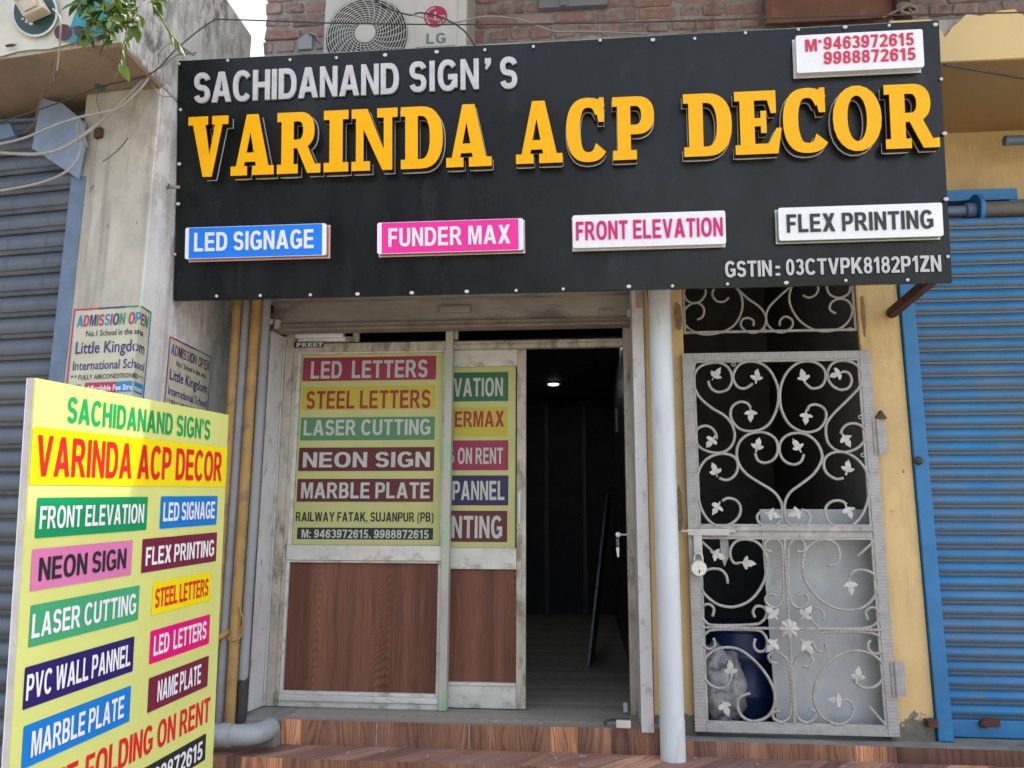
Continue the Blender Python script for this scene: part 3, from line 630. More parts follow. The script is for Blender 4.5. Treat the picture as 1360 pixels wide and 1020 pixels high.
# ---- shutters
def slat_mat(name, c1, c2, pitch, z0, a, b):
    s = NT(name); z = s.xyz(s.pos())[2]
    f = s.math('FRACT', s.math('DIVIDE', s.math('SUBTRACT', z, z0), pitch))
    n = s.noise(9, 6, .65, s.pos()); f2 = s.math('ADD', f, s.math('MULTIPLY', s.math('SUBTRACT', n, .5), .42))
    k = s.math('MULTIPLY', s.ramp(f2, ((a-.16, 0), (a+.10, 1))), 1)
    k2 = s.ramp(f, ((b-.02, 1), (b+.05, 0)))
    kk = s.math('SUBTRACT', 1, s.math('MULTIPLY', k, k2))
    c = s.mix(1, c1, s.ramp(s.noise(3, 5, .6, s.pos()), ((.3, .8), (.7, 1.15))), 'MULTIPLY')
    c = s.mix(s.math('MULTIPLY', kk, .9), c, c2)
    c = s.mix(s.ramp(s.noise(1.7, 8, .7, s.pos()), ((.42, 0), (.68, .55))), c, tuple(.5*q+.11 for q in c2))
    vs_ = s.n('Mapping'); vs_.inputs['Scale'].default_value = (16, 16, .8); s.l(s.pos(), vs_.inputs[0]); c = s.mix(s.ramp(s.noise(1, 6, .7, vs_.outputs[0]), ((.55, 0), (.75, .4))), c, tuple(q*.55 for q in c2))
    st = s.n('Mapping'); st.inputs['Scale'].default_value = (3, 3, 22); s.l(s.pos(), st.inputs[0])
    ch = s.ramp(s.noise(3.2, 7, .7, st.outputs[0]), ((.67, 0), (.69, 1))); c = s.mix(s.math('MULTIPLY', ch, .8), c, (.22, .20, .18))
    s.col(c); s.rough(.5); s.p.inputs['Specular IOR Level'].default_value = .3; s.bump(s.noise(40, 4), .06); return s.m
def curtain(name, pl, u0, u1, z0, z1, pitch, mat, parent, depth=.016):
    prof = [(0, -.010), (.05, -.010), (.06, 0), (.22, .003), (.27, .010)]+[(.27+.62*k/8, .006+depth*math.sin(math.pi*(.12+.88*k/8))) for k in range(9)]+[(.92, .0), (.96, -.010)]
    bm = BM(); zz = z0; prev = None
    while zz < z1:
        for h, d in prof:
            r = [bm.verts.new(pl.P(u, zz+h*pitch, d)) for u in (u0, u1)]
            if prev: bm.faces.new((prev[0], prev[1], r[1], r[0]))
            prev = r
        zz += pitch
    return obj(name, bm, mat, parent, smooth=R(40))
# right, bright blue
YSH = -.05
SR = Pl((0, YSH, 0), (1, 0, 0), (0, 0, 1))
T = thing('roller_shutter', 'bright blue roller shutter with its guide rail, right of the ochre pier', 'roller shutter', (XP1+.9, YSH, THR))
zsh1 = at(1320, 297, Y(YSH)).z; zsh0 = at(1310, 955, Y(YSH)).z
pit = (at(1330, 420, Y(YSH)).z-at(1330, 882, Y(YSH)).z)/26
ur = at(1222, 690, Y(YSH)).x-.05
zs = zsh0
m_slat_r = slat_mat('blue_slats', (.016, .18, .41), (.145, .185, .215), pit, zs, .44, .95)
curtain('curtain', SR, ur, 4.2, zs, zsh1, pit, m_slat_r, T)
bm = BM(); box(bm, ur, 4.2, YSH-.03, YSH+.01, THR+.005, zs); o = obj('bottom_rail', bm, m_blue, T, bevel=.004)
q = rp(YSH-.035, 1306, 1322, 955, 965); bm = BM(); box(bm, q[0], q[1]+.02, YSH-.04, YSH-.028, q[2], q[3]); lathe(bm, at(1305, 961, Y(YSH-.03)), (0, -1, 0), [(0, .018), (.02, .018), (.024, .01)], 12); obj('latch', bm, m_rust, T)
p0 = at(1195, 405, Y(-.17)); p1 = at(1249, 985, Y(-.17)); w0 = at(1214, 405, Y(-.17)).x-p0.x
xg = (p0.x+p1.x)/2
bm = BM(); box(bm, xg, xg+.066, -.17, YSH+.03, THR+.003, ZB-.02); gr = obj('guide_rail', bm, m_blue, T, bevel=.004)
bm = BM(); lathe(bm, at(1219, 612, Y(-.171)), (0, -1, 0), [(0, .02), (.012, .02), (.016, .014), (.018, .006)], 16); obj('bolt', bm, m_black_pl, gr)
bm = BM(); q = rp(-.2, 1233, 1247, 957, 967); box(bm, q[0], q[1], -.2, -.155, q[2], q[3]); obj('bolt', bm, m_rust, gr, bevel=.004)
# roller gear
zc = at(1340, 277, Y(.0)).z; RG = Vector((0, .02, zc))
bm = BM(); xf = at(1302, 275, Y(-.03)).x
tube(bm, [(xf, .02, zc), (xf+.25, .02, zc), (xf+.5, .02, zc), (4.2, .02, zc)], .048, 18); obj('spring_barrel', bm, M('sooty_spring', (.12, .11, .10), .6, .2, 20, None, .3), T, smooth=R(40))
bm = BM(); lathe(bm, (xf, .02, zc), (1, 0, 0), [(-.012, .03), (-.012, .088), (.012, .088), (.012, .03)], 28); obj('flange', bm, m_blue, T, bevel=.003)
bm = BM(); lathe(bm, (xf-.013, .02, zc), (-1, 0, 0), [(0, .045), (.04, .045), (.05, .03), (.25, .03)], 18); obj('axle', bm, m_bluegrey, T, smooth=R(40))
bm = BM(); q = rp(.06, 1262, 1350, 252, 262); box(bm, q[0]-.1, q[1], .05, .12, q[2]-.02, q[3]); q2 = rp(.06, 1340, 1400, 264, 272); box(bm, q2[0], q2[1]+1.6, .055, .1, q2[2], q2[3]); obj('housing_angle', bm, m_blue, T, bevel=.003)
# blue pipe stub, cable right
bm = BM(); a = at(1334, 187, Y(.05)); tube(bm, [a, a+Vector((.3, 0, 0)), a+Vector((1.6, 0, .0))], .026, 16)
lathe(bm, a, (-1, 0, 0), [(0, .027), (.004, .02)], 16)
tag(obj('pipe', bm, m_bluegrey, smooth=R(40)), 'short dark blue pipe under the ochre soffit at far right', 'pipe')

# left, blue grey
T = thing('roller_shutter', 'dusty blue grey roller shutter at the left edge, beside the cream pillar', 'roller shutter', LB.P(Wp-1.2, 0))
off = -.06
zt = at(40, 175, LB.pl).z; zb_ = .45
pitl = (at(30, 262, LB.pl).z-at(30, 490, LB.pl).z)/8.0*.99
m_slat_l = slat_mat('grey_slats', (.105, .135, .18), (.05, .052, .055), pitl, zb_, .2, .96)
SLp = Pl(LB.P(0, 0, off), LB.u, LB.v)
curtain('curtain', SLp, Wp-2.6, Wp-.02, zb_, ZSOF-.12, pitl, m_slat_l, T, .02)
ua, ub = LB.uv(69, 470)[0], LB.uv(90, 470)[0]
bm = BM(); zpt = at(105, 235, LB.pl).z
prism(bm, [LB.P(ua, .42, .004), LB.P(ub-.002, .42, .004), LB.P(ub-.002, .42, -.05), LB.P(ua, .42, -.05)], (0, 0, zpt-.42)); obj('guide_rail', bm, m_bluegrey, T, bevel=.003)
bm = BM(); pts = [LB.P(*LB.uv(x, y), .02) for x, y in ((60, 134), (88, 141), (108, 158), (119, 168), (118, 200), (110, 241), (48, 200))]
prism(bm, pts, LB.n*.006); obj('side_plate', bm, M('pale_blue_plate', (.20, .265, .37), .4, .2, 6, ((.12, .13, .15), .15, 12), .1), T)
bm = BM(); q = [LB.P(*LB.uv(x, y), .03) for x, y in ((0, 176), (26, 172), (33, 188), (8, 194))]; prism(bm, q, LB.n*.03)
q = [LB.P(*LB.uv(x, y), -.02) for x, y in ((-30, 160), (58, 156), (58, 159), (-30, 164))]; prism(bm, q, LB.n*.02); obj('housing_angle', bm, m_bluegrey, T)

# ================================================================== the big sign
SB = at(230, 401, Y(-.640))
SGN = Pl(SB, (1, 0, 0), ray(540, -13400))
cn = [SGN.uv(*q) for q in ((230, 401), (1265, 373), (1247, 28), (237, 80))]
su0, su1, sv0, sv1 = (cn[0][0]+cn[3][0])/2, (cn[1][0]+cn[2][0])/2, (cn[0][1]+cn[1][1])/2, (cn[2][1]+cn[3][1])/2
SC = SGN.P((su0+su1)/2, (sv0+sv1)/2); SY = SB.y; sz0 = SB.z
print('SIGN', cn, SGN.P(su0, sv0), SGN.P(su0, sv1), SGN.P(su1, sv1))
T = thing('shop_sign', 'long black fascia sign with big raised yellow letters across the shop front', 'shop sign', SGN.P((su0+su1)/2, sv0))
# slightly dished panel
bm = BM(); NX, NZ = 48, 14; g = []
for j in range(NZ+1):
    for i in range(NX+1):
        x = su0+(su1-su0)*i/NX; z = sv0+(sv1-sv0)*j/NZ
        y = .005*math.sin(x*2.3+.6)*math.sin(z*3.1)+.003*math.sin(x*5.1+z*4)
        if i in (0, NX) or j in (0, NZ): y += .004
        g.append(bm.verts.new(SGN.P(x, z, -abs(y)*.9)))
for j in range(NZ):
    for i in range(NX): k = j*(NX+1)+i; bm.faces.new((g[k], g[k+1], g[k+NX+2], g[k+NX+1]))
rim = [g[i] for i in range(NX+1)]+[g[j*(NX+1)+NX] for j in range(1, NZ+1)]+[g[NZ*(NX+1)+i] for i in range(NX-1, -1, -1)]+[g[j*(NX+1)] for j in range(NZ-1, 0, -1)]
rb = [bm.verts.new(v.co-SGN.n*.022) for v in rim]
for i in range(len(rim)): bm.faces.new((rim[i], rb[i], rb[(i+1) % len(rim)], rim[(i+1) % len(rim)]))
obj('panel', bm, m_black_acp, T, smooth=R(30))
bm = BM()
def sbox(u0, v0, u1, v1, n0, n1): prism(bm, [SGN.P(u0, v0, n0), SGN.P(u1, v0, n0), SGN.P(u1, v1, n0), SGN.P(u0, v1, n0)], SGN.n*(n1-n0))
for z in (sv0+.02, sv1-.05): sbox(su0+.03, z, su1-.03, z+.03, -.06, -.024)
for i in range(5): x = su0+.06+(su1-su0-.16)*i/4; sbox(x, sv0+.0505, x+.035, sv1-.0505, -.059, -.0245)
for x in (su0+.12, su1-.2): 
    p = SGN.P(x, sv1-.10, -.045); box(bm, p.x, p.x+.03, p.y+.02, -.49, p.z-.015, p.z+.015)
obj('frame', bm, m_rust, T)
scr = [(238, 85), (302.7, 80.5), (385.5, 79.8), (447, 77), (511.6, 73.4), (580, 69.3), (644, 66.6), (708.4, 62.2), (797, 54), (867, 53.3), (922.5, 51.5), (989.8, 44), (1060, 39.3), (1122, 36.4), (1180.6, 34.2), (1242, 33),
       (240, 146), (238.4, 218), (236.7, 271), (232.6, 338), (288, 393.3), (345.9, 392.7), (412.4, 391.8), (475, 390.6), (547, 389), (620, 387.3), (685.6, 385.9), (748, 384), (835, 380.6), (893, 380), (966, 377.3), (1044, 375.7), (1123, 372.7),
       (1249.7, 105.5), (1254, 177.6), (1256, 264.7), (1258.5, 341), (1205, 372)]
for px, py in scr:
    c = SGN.P(*SGN.uv(px, py), .002); bm = BM(); lathe(bm, c, SGN.n, [(-.002, .0072), (.003, .0072), (.005, .004)], 10)
    if random.random() < .35: bmesh.ops.scale(bm, verts=bm.verts, vec=(1.5, 1, 1.15), space=Matrix.Translation(-c))
    obj('screw', bm, m_screw, T, smooth=R(50))
def solid_letters(text, box, mats, n0, n1, font, gap, space=.30, rim=False, npx=None):
    u0, v0, u1, v1 = fit(SGN, box, n1 if npx is None else npx); L, W = layout(text, font, gap, space); sx = (u1-u0)/W; sy = v1-v0
    for ch, x in L:
        sh = glyph(ch, font); V2 = [((a+x)*sx+u0, b*sy+v0) for a, b in sh[0]]; s2 = (V2, sh[1], sh[2]); f = SGN.P
        if not rim:
            bm = BM(); add_flat(bm, s2, f, n0, n1); obj('letter', bm, mats, T); continue
        bm = BM(); add_flat(bm, s2, f, n0+.0085, n1-.004); lt = obj('letter', bm, m_letter_side, T)
        bm = BM(); add_flat(bm, s2, f, n1-.0035, n1); obj('letter_face', bm, mats, lt)
        bm = BM(); add_flat(bm, s2, f, n0+.004, n0+.008, outset=.0022); obj('letter_rim', bm, m_rim, lt)
N1 = .062
solid_letters('VARINDA', (249.6, 155.6, 235.8, 652.6, 137, 220), m_yellow, .002, N1, slab, .075, rim=True)
solid_letters('ACP', (685, 134.5, 219, 869, 127.5, 209.5), m_yellow, .002, N1, slab, .10, rim=True)
solid_letters('DECOR', (908, 126, 209.5, 1246.5, 109, 194), m_yellow, .002, N1, slab, .06, rim=True)
solid_letters('SACHIDANAND', (257.5, 96, 135.5, 529.5, 84, 125), m_grey_letter, .002, .014, sans, .08)
solid_letters("SIGN", (543.7, 82, 121.5, 635.7, 77.5, 118.5), m_grey_letter, .002, .014, sans, .12)
solid_letters("'", (644, 77.5, 116, 652, 76.5, 115), m_grey_letter, .002, .014, sans, .1)
solid_letters("S", (664, 75.5, 117.5, 687, 75, 117), m_grey_letter, .002, .014, sans, .1)
solid_letters('GSTIN', (963, 347, 368, 1025, 345.5, 367), m_grey_letter, .002, .007, sans, .10)
solid_letters(':', (1030, 348, 366, 1036, 348, 366), m_grey_letter, .002, .007, sans, .10)
solid_letters('03CTVPK8182P1ZN', (1044, 344.5, 366, 1250, 338.5, 360), m_grey_letter, .002, .007, sans, .10)
def light_box(c4, depth, face, side, ends, text, tbox, tmat):
    u = [SGN.uv(x, y, depth) for x, y in c4]; u0, u1 = (u[0][0]+u[3][0])/2, (u[1][0]+u[2][0])/2; v0, v1 = (u[2][1]+u[3][1])/2, (u[0][1]+u[1][1])/2
    bm = BM(); add_flat(bm, shape2d([rrect(u0+.003, v0+.002, u1-.003, v1-.002, .006)], []), SGN.P, .004, depth-.012); b = obj('light_box', bm, side, T)
    bm = BM(); add_flat(bm, shape2d([rrect(u0, v0, u1, v1, .01)], []), SGN.P, depth-.0115, depth); obj('box_face', bm, m_whitebox, b, bevel=.002)
    if ends is not None: plate('face_film', SGN, u0+ends, v0+.0025, u1-ends, v1-.0025, face, b, depth+.0006, depth+.0012, .003)
    for t, tb in zip(text, tbox): lettering('lettering', t, SGN, tb, tmat, b, depth+.0013, depth+.004, gap=.12)
    bm = BM(); add_flat(bm, shape2d([rect(u0-.004, v0-.004, u1+.004, v1+.004)], []), SGN.P, .0015, .0038); obj('box_base', bm, m_rim, b)
light_box(((244.5, 302), (433, 297), (433.5, 339), (247, 344)), .05, m_blue_ink, m_orange, .020, ['LED SIGNAGE'], [(257.7, 309, 334, 416.6, 304.5, 329.5)], m_white_ink)
light_box(((499.8, 296), (695, 289.5), (695, 332), (502, 337.5)), .05, m_pink_ink, m_redside, .022, ['FUNDER MAX'], [(515.7, 303, 327.5, 677.5, 298.5, 323.5)], m_white_ink)
light_box(((760, 287.5), (964, 278), (963.5, 322), (761.5, 331.5)), .05, None, m_whitebox, None, ['FRONT ELEVATION'], [(765, 294.5, 320, 960, 288.3, 312.5)], m_mag_ink)
light_box(((1033.5, 278), (1251.5, 267), (1253, 311), (1035, 322)), .05, None, m_greenside, None, ['FLEX PRINTING'], [(1045, 284, 309.5, 1239.6, 279.5, 302.5)], m_dark_ink)
light_box(((1057.4, 48.5), (1225, 37), (1228, 88), (1058, 98)), .05, None, m_whitebox, None, ['M', '9463972615', '9988872615'], [(1069.6, 52.5, 68.5, 1085, 51.5, 67.5), (1094.6, 49.6, 66.2, 1213.7, 42.5, 59), (1094.6, 70, 86.4, 1216, 61.5, 78)], m_crim_ink)
u_, v_ = SGN.uv(1089, 55, .052); bm = BM(); sbox(u_-.006, v_-.006, u_+.006, v_+.006, .0505, .054); obj('lettering', bm, m_crim_ink, T)
# rusty stay at the right end
a = at(1184, 416, Y(YW-.005)); b = SGN.P(su1-.06, sv0+.03, -.045)
bm = BM(); d = (b-a).normalized(); up = Vector((0, 0, 1)); sd_ = d.cross(up).normalized(); u_ = sd_.cross(d)
prism(bm, [a+sd_*.02+u_*.022, a-sd_*.02+u_*.022, a-sd_*.02-u_*.022, a+sd_*.02-u_*.022], b-a)
lathe(bm, a+Vector((0, .004, 0)), (0, -1, 0), [(0, .026), (.006, .026), (.008, .01)], 10)
tag(obj('bracket', bm, m_rust, bevel=.003), 'rusty angle iron stay holding the lower right corner of the black sign', 'bracket')
# folded metal flap on the ledge at the top left of the sign
bm = BM(); c = at(408, 61, Y(-.52)); P0 = [(-.045, -.02, -.03), (.03, -.02, -.03), (.035, -.02, .045), (.0, -.02, .06), (-.045, -.02, .03)]
prism(bm, [c+Vector(p) for p in P0], (0, .02, 0)); prism(bm, [c+Vector(p) for p in ((.0, -.02, .062), (.055, -.05, .028), (.075, -.02, .0), (.06, .03, .02), (.03, .03, .062))], (.004, .0, .006))
tag(obj('metal_clamp', bm, m_gpipe, bevel=.004), 'bent grey metal clamp on the ledge just above the sign near the fan unit', 'clamp')

# ================================================================== air conditioner outdoor unit
q = rp(-.30, 431, 613, -30, 62)
ax0, ax1 = q[0], q[1]; az0, az1 = ZBT+.01, ZBT+.62
T = thing('outdoor_unit', 'cream air conditioner outdoor unit with round fan grille above the sign', 'air conditioner', ((ax0+ax1)/2, -.15, az0))
bm = BM(); box(bm, ax0, ax1+.03, -.30, .02, az0, az1); ob = obj('casing', bm, m_ac, T, bevel=.015)
fc = at(487, 48, Y(-.301)); fr = (at(541, 48, Y(-.30)).x-at(433, 48, Y(-.30)).x)/2
bm = BM(); lathe(bm, fc, (0, -1, 0), [(-.001, fr), (.0015, fr)], 40); obj('fan_recess', bm, m_acdark, T)
bm = BM()
for k in range(3):
    pts = []
    for sgn in (0, 1):
        rr = [.03+(fr*.88-.03)*i/8 for i in range(9)]
        if sgn: rr = rr[::-1]
        for i, r_ in enumerate(rr):
            a_ = k*2*math.pi/3+(.35 if sgn else 1.25)+r_*2.2*(1 if not sgn else .6); pts.append(fc+Vector((math.cos(a_)*r_, -.0022-.004*sgn, math.sin(a_)*r_)))
    f_ = [bm.verts.new(p) for p in pts]; bm.faces.new(f_)
obj('fan_blade', bm, M('fan_grey', (.09, .095, .09), .5), T)
bm = BM()
for k in range(13):
    r_ = fr*(.25+.75*k/12); tube(bm, [fc+Vector((math.cos(a_)*r_, -.02-.012*(1-(r_/fr)**2), math.sin(a_)*r_)) for a_ in [i*math.pi/20 for i in range(41)]], .0026, 5)
for k in range(26):
    pts = []
    for i in range(7):
        r_ = fr*(.24+.77*i/6); a_ = k*2*math.pi/26+.55*(i/6); pts.append(fc+Vector((math.cos(a_)*r_, -.021-.012*(1-(r_/fr)**2), math.sin(a_)*r_)))
    tube(bm, pts, .0024, 5)
obj('grille', bm, m_acgrille, T, smooth=True)
bm = BM(); lathe(bm, fc, (0, -1, 0), [(.014, fr*.25), (.032, fr*.25), (.037, fr*.2), (.037, .001)], 28); obj('hub', bm, m_ac, T, smooth=R(40))
AC = Pl((0, -.301, 0), (1, 0, 0), (0, 0, 1))
pb = pxplate('badge_panel', AC, ((552, 2), (606, 0), (608, 60), (553, 62)), m_ac, T, .0, .004, .004)
lc = at(578.5, 22, Y(-.306)); rr = (at(594, 22, Y(-.306)).x-at(563, 22, Y(-.306)).x)/2
bm = BM(); add_flat(bm, shape2d([ell(lc.x, lc.z, rr, rr, e=2, n=32)], []), AC.P, .0045, .0065); obj('emblem', bm, m_acred, pb)
bm = BM()
ring = lambda r0, a0, a1: stroke([(lc.x+r0*math.cos(R(a)), lc.z+r0*math.sin(R(a))) for a in range(a0, a1+1, 10)], .007, .007)
add_flat(bm, shape2d([ring(rr*.80, 95, 360), rect(lc.x, lc.z-.003, lc.x+rr*.82, lc.z+.003), rect(lc.x-.006, lc.z-rr*.42, lc.x+.003, lc.z+rr*.45), rect(lc.x-.006, lc.z-rr*.42, lc.x+rr*.34, lc.z-rr*.28)], []), AC.P, .0067, .008)
obj('emblem_mark', bm, M('pale_logo', (.6, .45, .47), .5), pb)
lettering('lettering', 'LG', AC, (566, 44.5, 58, 592, 43.5, 57), m_acgrey, pb, .0045, .006, gap=.16)

# ================================================================== shop door front
DF = Pl((0, 0, 0), (1, 0, 0), (0, 0, 1))
T = thing('shop_window', 'dirty aluminium shop window with a printed yellow sheet over a walnut panel', 'window', (at(490, 700, Y(0)).x, 0, SILL))
def mem(name, y0, y1, xl, xr, yt, yb, mat, parent, bev=.003, ref=None):
    q = rp(y0, xl, xr, yt, yb); bm = BM(); box(bm, q[0], q[1], y0, y1, q[2], q[3]); return obj(name, bm, mat, parent, bevel=bev)
xa = [at(x, 690, Y(0)).x for x in (366.5, 377, 383, 588, 598)]; xj0 = at(832.5, 690, Y(0)).x; xj1 = at(843, 690, Y(0)).x
zz = {k: at(490, v, Y(0)).z for k, v in dict(tr1=437, tr0=455, st1=466.5, st0=724.5, lp1=744.5, lp0=925).items()}
zS = SILL
bm = BM(); box(bm, xa[0], xa[1], -.0, .08, zS, zz['tr1']); box(bm, xa[1]+.0005, xa[2], .006, .05, zS, zz['tr0']); fr_ = obj('jamb', bm, m_alu, T, bevel=.003)
bm = BM(); box(bm, xa[3], xa[4], -.022, .04, zS+.002, zz['tr1']+.0); obj('mullion', bm, M('paint_smeared_mullion', (.46, .44, .40), .5, .2, 9, ((.12, .44, .15), .42, 9), .15, 40, stretch=(1, 1, .3)), T, bevel=.003)
bm = BM(); box(bm, xa[2]+.0005, xa[3]-.0005, .0, .05, zz['st1'], zz['tr0']); obj('head_rail', bm, m_alu, T, bevel=.003)
bm = BM(); box(bm, xa[2]+.0005, xa[3]-.0005, -.006, .05, zz['lp1'], zz['st0']); obj('mid_rail', bm, m_alu_b, T, bevel=.004)
bm = BM(); box(bm, xa[2]+.0005, xa[3]-.0005, -.002, .05, zS+.0005, zz['lp0']); box(bm, xa[2]+.001, xa[3]-.001, -.012, -.0025, zz['lp0']-.028, zz['lp0']-.004); obj('bottom_rail', bm, m_alu_b, T, bevel=.004)
bm = BM()
for x0, x1, z0, z1 in ((xa[2]+.0005, xa[2]+.016, zz['lp0']+.0005, zz['lp1']-.0005), (xa[3]-.020, xa[3]-.0005, zz['lp0']+.0005, zz['lp1']-.0005), (xa[2]+.0165, xa[3]-.0205, zz['lp0']+.0005, zz['lp0']+.018), (xa[2]+.0165, xa[3]-.0205, zz['lp1']-.012, zz['lp1']-.0005),
                       (xa[2]+.0005, xa[2]+.020, zz['st0']+.0005, zz['st1']-.0005), (xa[3]-.014, xa[3]-.0005, zz['st0']+.0005, zz['st1']-.0005), (xa[2]+.0205, xa[3]-.0145, zz['st1']-.010, zz['st1']-.0005)): box(bm, x0, x1, .004, .03, z0, z1)
obj('glazing_bead', bm, m_alu_b, T, bevel=.002)
bm = BM(); box(bm, xa[2]+.0165, xa[3]-.0205, .020, .032, zz['lp0']+.0185, zz['lp1']-.0125); obj('lower_panel', bm, m_lam, T)
# printed sheet behind the glass
ST = Pl((0, .026, 0), (1, 0, 0), (0, 0, 1))
sh = plate('printed_sheet', ST, xa[2]+.0207, zz['st0']+.001, xa[3]-.0147, zz['st1']-.0105, f_cream, T, 0, .003, .001)
def sheet_rows(pl, parent, rows, n=.004):
    for tl, br, pm, text, tb, tm, suf in rows:
        if pm:
            a = pl.uv(*tl, n); b = pl.uv(*br, n); xl = a[0]
            if suf: xl = a[0]-.46
            plate('printed_panel', pl, xl, b[1], b[0], a[1], pm, parent, n, None, .004)
        lettering('lettering', text, pl, tb, tm, parent, n+.001, None, gap=.11, suffix=suf)
sheet_rows(ST, sh, [
 ((403, 475.3), (578.9, 504), f_crim, 'LED  LETTERS', (413, 480.6, 503.7, 568, 477, 500.2), f_white, None),
 ((401.7, 514), (577.8, 543), f_yel, 'STEEL LETTERS', (407, 519.4, 544, 571.8, 517.7, 540.8), f_red, None),
 ((400, 554.7), (577, 584), f_green, 'LASER CUTTING', (403.4, 558, 579.6, 571.8, 556.5, 576.2), f_white, None),
 ((397.4, 594.6), (576.4, 625.3), f_mar, 'NEON SIGN', (402.4, 600.6, 621, 571, 600.2, 620), f_white, None),
 ((395.3, 636), (575.3, 666.6), f_mar, 'MARBLE PLATE', (400, 641, 662.2, 570.7, 640.5, 661.5), f_white, None),
 (None, None, None, 'RAILWAY FATAK, SUJANPUR (PB)', (392.8, 680, 692.5, 576, 680.5, 693), f_blk, None),
 ((395, 700.5), (575, 717), f_blk, 'M: 9463972615. 9988872615', (400.6, 703.5, 714.6, 569.3, 703.7, 714.9), f_white, None)])
bm = BM(); box(bm, xa[2]+.0207, xa[3]-.0147, .014, .0165, zz['st0']+.001, zz['st1']-.0105); obj('glass_pane', bm, m_glass, T)
# transom lights
zt1, zt0 = zz['tr1']-.004, zz['tr0']
bm = BM(); box(bm, xa[1]+.0005, xj0, .055, .075, zt0-.0, zt0+.012); box(bm, xa[2], xa[2]+.30, .03, .075, zt0+.0125, zt0+.045); obj('transom_rail', bm, m_alu, T, bevel=.002)
bm = BM(); q = rp(.01, 392, 455, 438, 448); box(bm, q[0], q[1], .01, .06, q[2], q[3]+.02); box(bm, q[0]+.01, q[1]+.01, .028, .07, q[2]-.02, q[2]-.001); obj('vent_cover', bm, m_whitebox, T, bevel=.004)
bm = BM(); box(bm, xa[2]+.34, xa[3]-.0005, .04, .043, zt0+.0125, zt1); box(bm, xa[4]+.0005, xj0, .04, .043, zt0+.0125, zt1); obj('transom_glass', bm, m_glass_dark, T)
bm = BM(); box(bm, xa[2]+.3005, xa[2]+.335, .03, .06, zt0+.0125, zt1); box(bm, xa[4]+.001, xa[4]+.02, .015, .05, zt0+.0125, zt1); obj('transom_post', bm, m_alu, T, bevel=.002)
q1 = at(700, 461.3, Y(0)).z
bm = BM(); box(bm, xa[4]+.0005, xj0-.0005, .005, .05, q1, zt0-.0005); box(bm, xa[4]+.0005, xj0-.0005, -.004, .0045, q1+.012, q1+.022); obj('track_head', bm, m_alu, T, bevel=.003)
nm = pxplate('name_strip', DF, ((391, 454.5), (430, 453.5), (430, 461), (391, 462)), m_dark_ink, T, .0005, .003, .001)
lettering('lettering', 'PREET', DF, (393.5, 455.6, 460.6, 428.5, 454.8, 459.8), f_white, nm, .0032, .004, font={**slab, 'T': (.84, [rect(.27, 0, .57, 1), rect(.12, 0, .72, .15), rect(0, .85, .84, 1), rect(0, .62, .13, 1), rect(.71, .62, .84, 1)], [])}, gap=.1)
# right jamb
bm = BM(); box(bm, xj0, xj1, .0, .08, zS, zz['tr1']); box(bm, xj1+.0005, xj1+.012, -.02, .06, zS, zz['tr1']-.01); obj('jamb', bm, m_alu, T, bevel=.003)

# sliding leaf, behind the fixed light
T = thing('sliding_door', 'half open aluminium sliding door leaf with green, red and navy printed bands', 'door', (at(645, 700, Y(.05)).x, .055, SILL))
yD = .052; dx1 = at(698.3, 690, Y(yD)).x; dxs = at(686, 690, Y(yD)).x; dx0 = xa[3]-.30
dz = {k: at(645, v, Y(yD)).z for k, v in dict(t1=463, g1=486.5, g0=728, w1=756, w0=906.5, b=941).items()}
bm = BM(); box(bm, dxs, dx1, yD, yD+.035, dz['b'], dz['t1']); box(bm, dx0-.05, dx0, yD, yD+.035, dz['b'], dz['t1']); obj('stile', bm, m_alu, T, bevel=.003)
bm = BM(); box(bm, dx0+.0005, dxs-.0005, yD+.001, yD+.034, dz['g1'], dz['t1']); obj('head_rail', bm, m_alu_b, T, bevel=.003)
bm = BM(); box(bm, dx0+.0005, dxs-.0005, yD+.001, yD+.034, dz['w1'], dz['g0']); obj('mid_rail', bm, m_alu_b, T, bevel=.003)
bm = BM(); box(bm, dx0+.0005, dxs-.0005, yD+.001, yD+.034, dz['b'], dz['w0']-.018); box(bm, dx0+.0005, dxs-.0005, yD-.003, yD+.03, dz['w0']-.0175, dz['w0']); obj('bottom_rail', bm, m_alu_b, T, bevel=.003)
bm = BM(); box(bm, dx0+.0005, dxs-.0005, yD+.016, yD+.03, dz['w0']+.0005, dz['w1']-.0005); obj('lower_panel', bm, m_lam, T)
S2 = Pl((0, yD+.018, 0), (1, 0, 0), (0, 0, 1))
sh = plate('printed_sheet', S2, dx0+.0006, dz['g0']+.001, dxs-.008, dz['g1']-.001, f_cream, T, 0, .003, .001)
sheet_rows(S2, sh, [
 ((600.7, 495), (675, 532.5), f_dgreen, 'FRONT ELEVATION', (602.5, 502, 526.5, 668, 501.8, 526.2), f_white, 'VATION'),
 ((600.7, 541), (674, 579.4), f_yel, 'FUNDERMAX', (604, 546, 567.2, 669.6, 546, 567), f_red, 'ERMAX'),
 ((600.7, 585), (675, 624.5), f_crim, 'FOLDING ON RENT', (608, 594.6, 616.2, 668, 594.6, 616), f_white, 'ON RENT'),
 ((600, 631.5), (675, 671.3), f_navy, 'PVC WALL PANNEL', (601, 638.7, 664.2, 670, 638.7, 664), f_white, 'PANNEL'),
 ((600, 678.3), (673.5, 720), f_mar, 'FLEX PRINTING', (600, 685.2, 714.8, 667, 685.2, 714.6), f_white, 'NTING')])
bm = BM(); box(bm, dx0+.0006, dxs-.001, yD+.006, yD+.009, dz['g0']+.001, dz['g1']-.001); obj('glass_pane', bm, m_glass, T)
bm = BM(); h0 = at(690.5, 655, Y(yD)); h1 = at(690, 697, Y(yD))
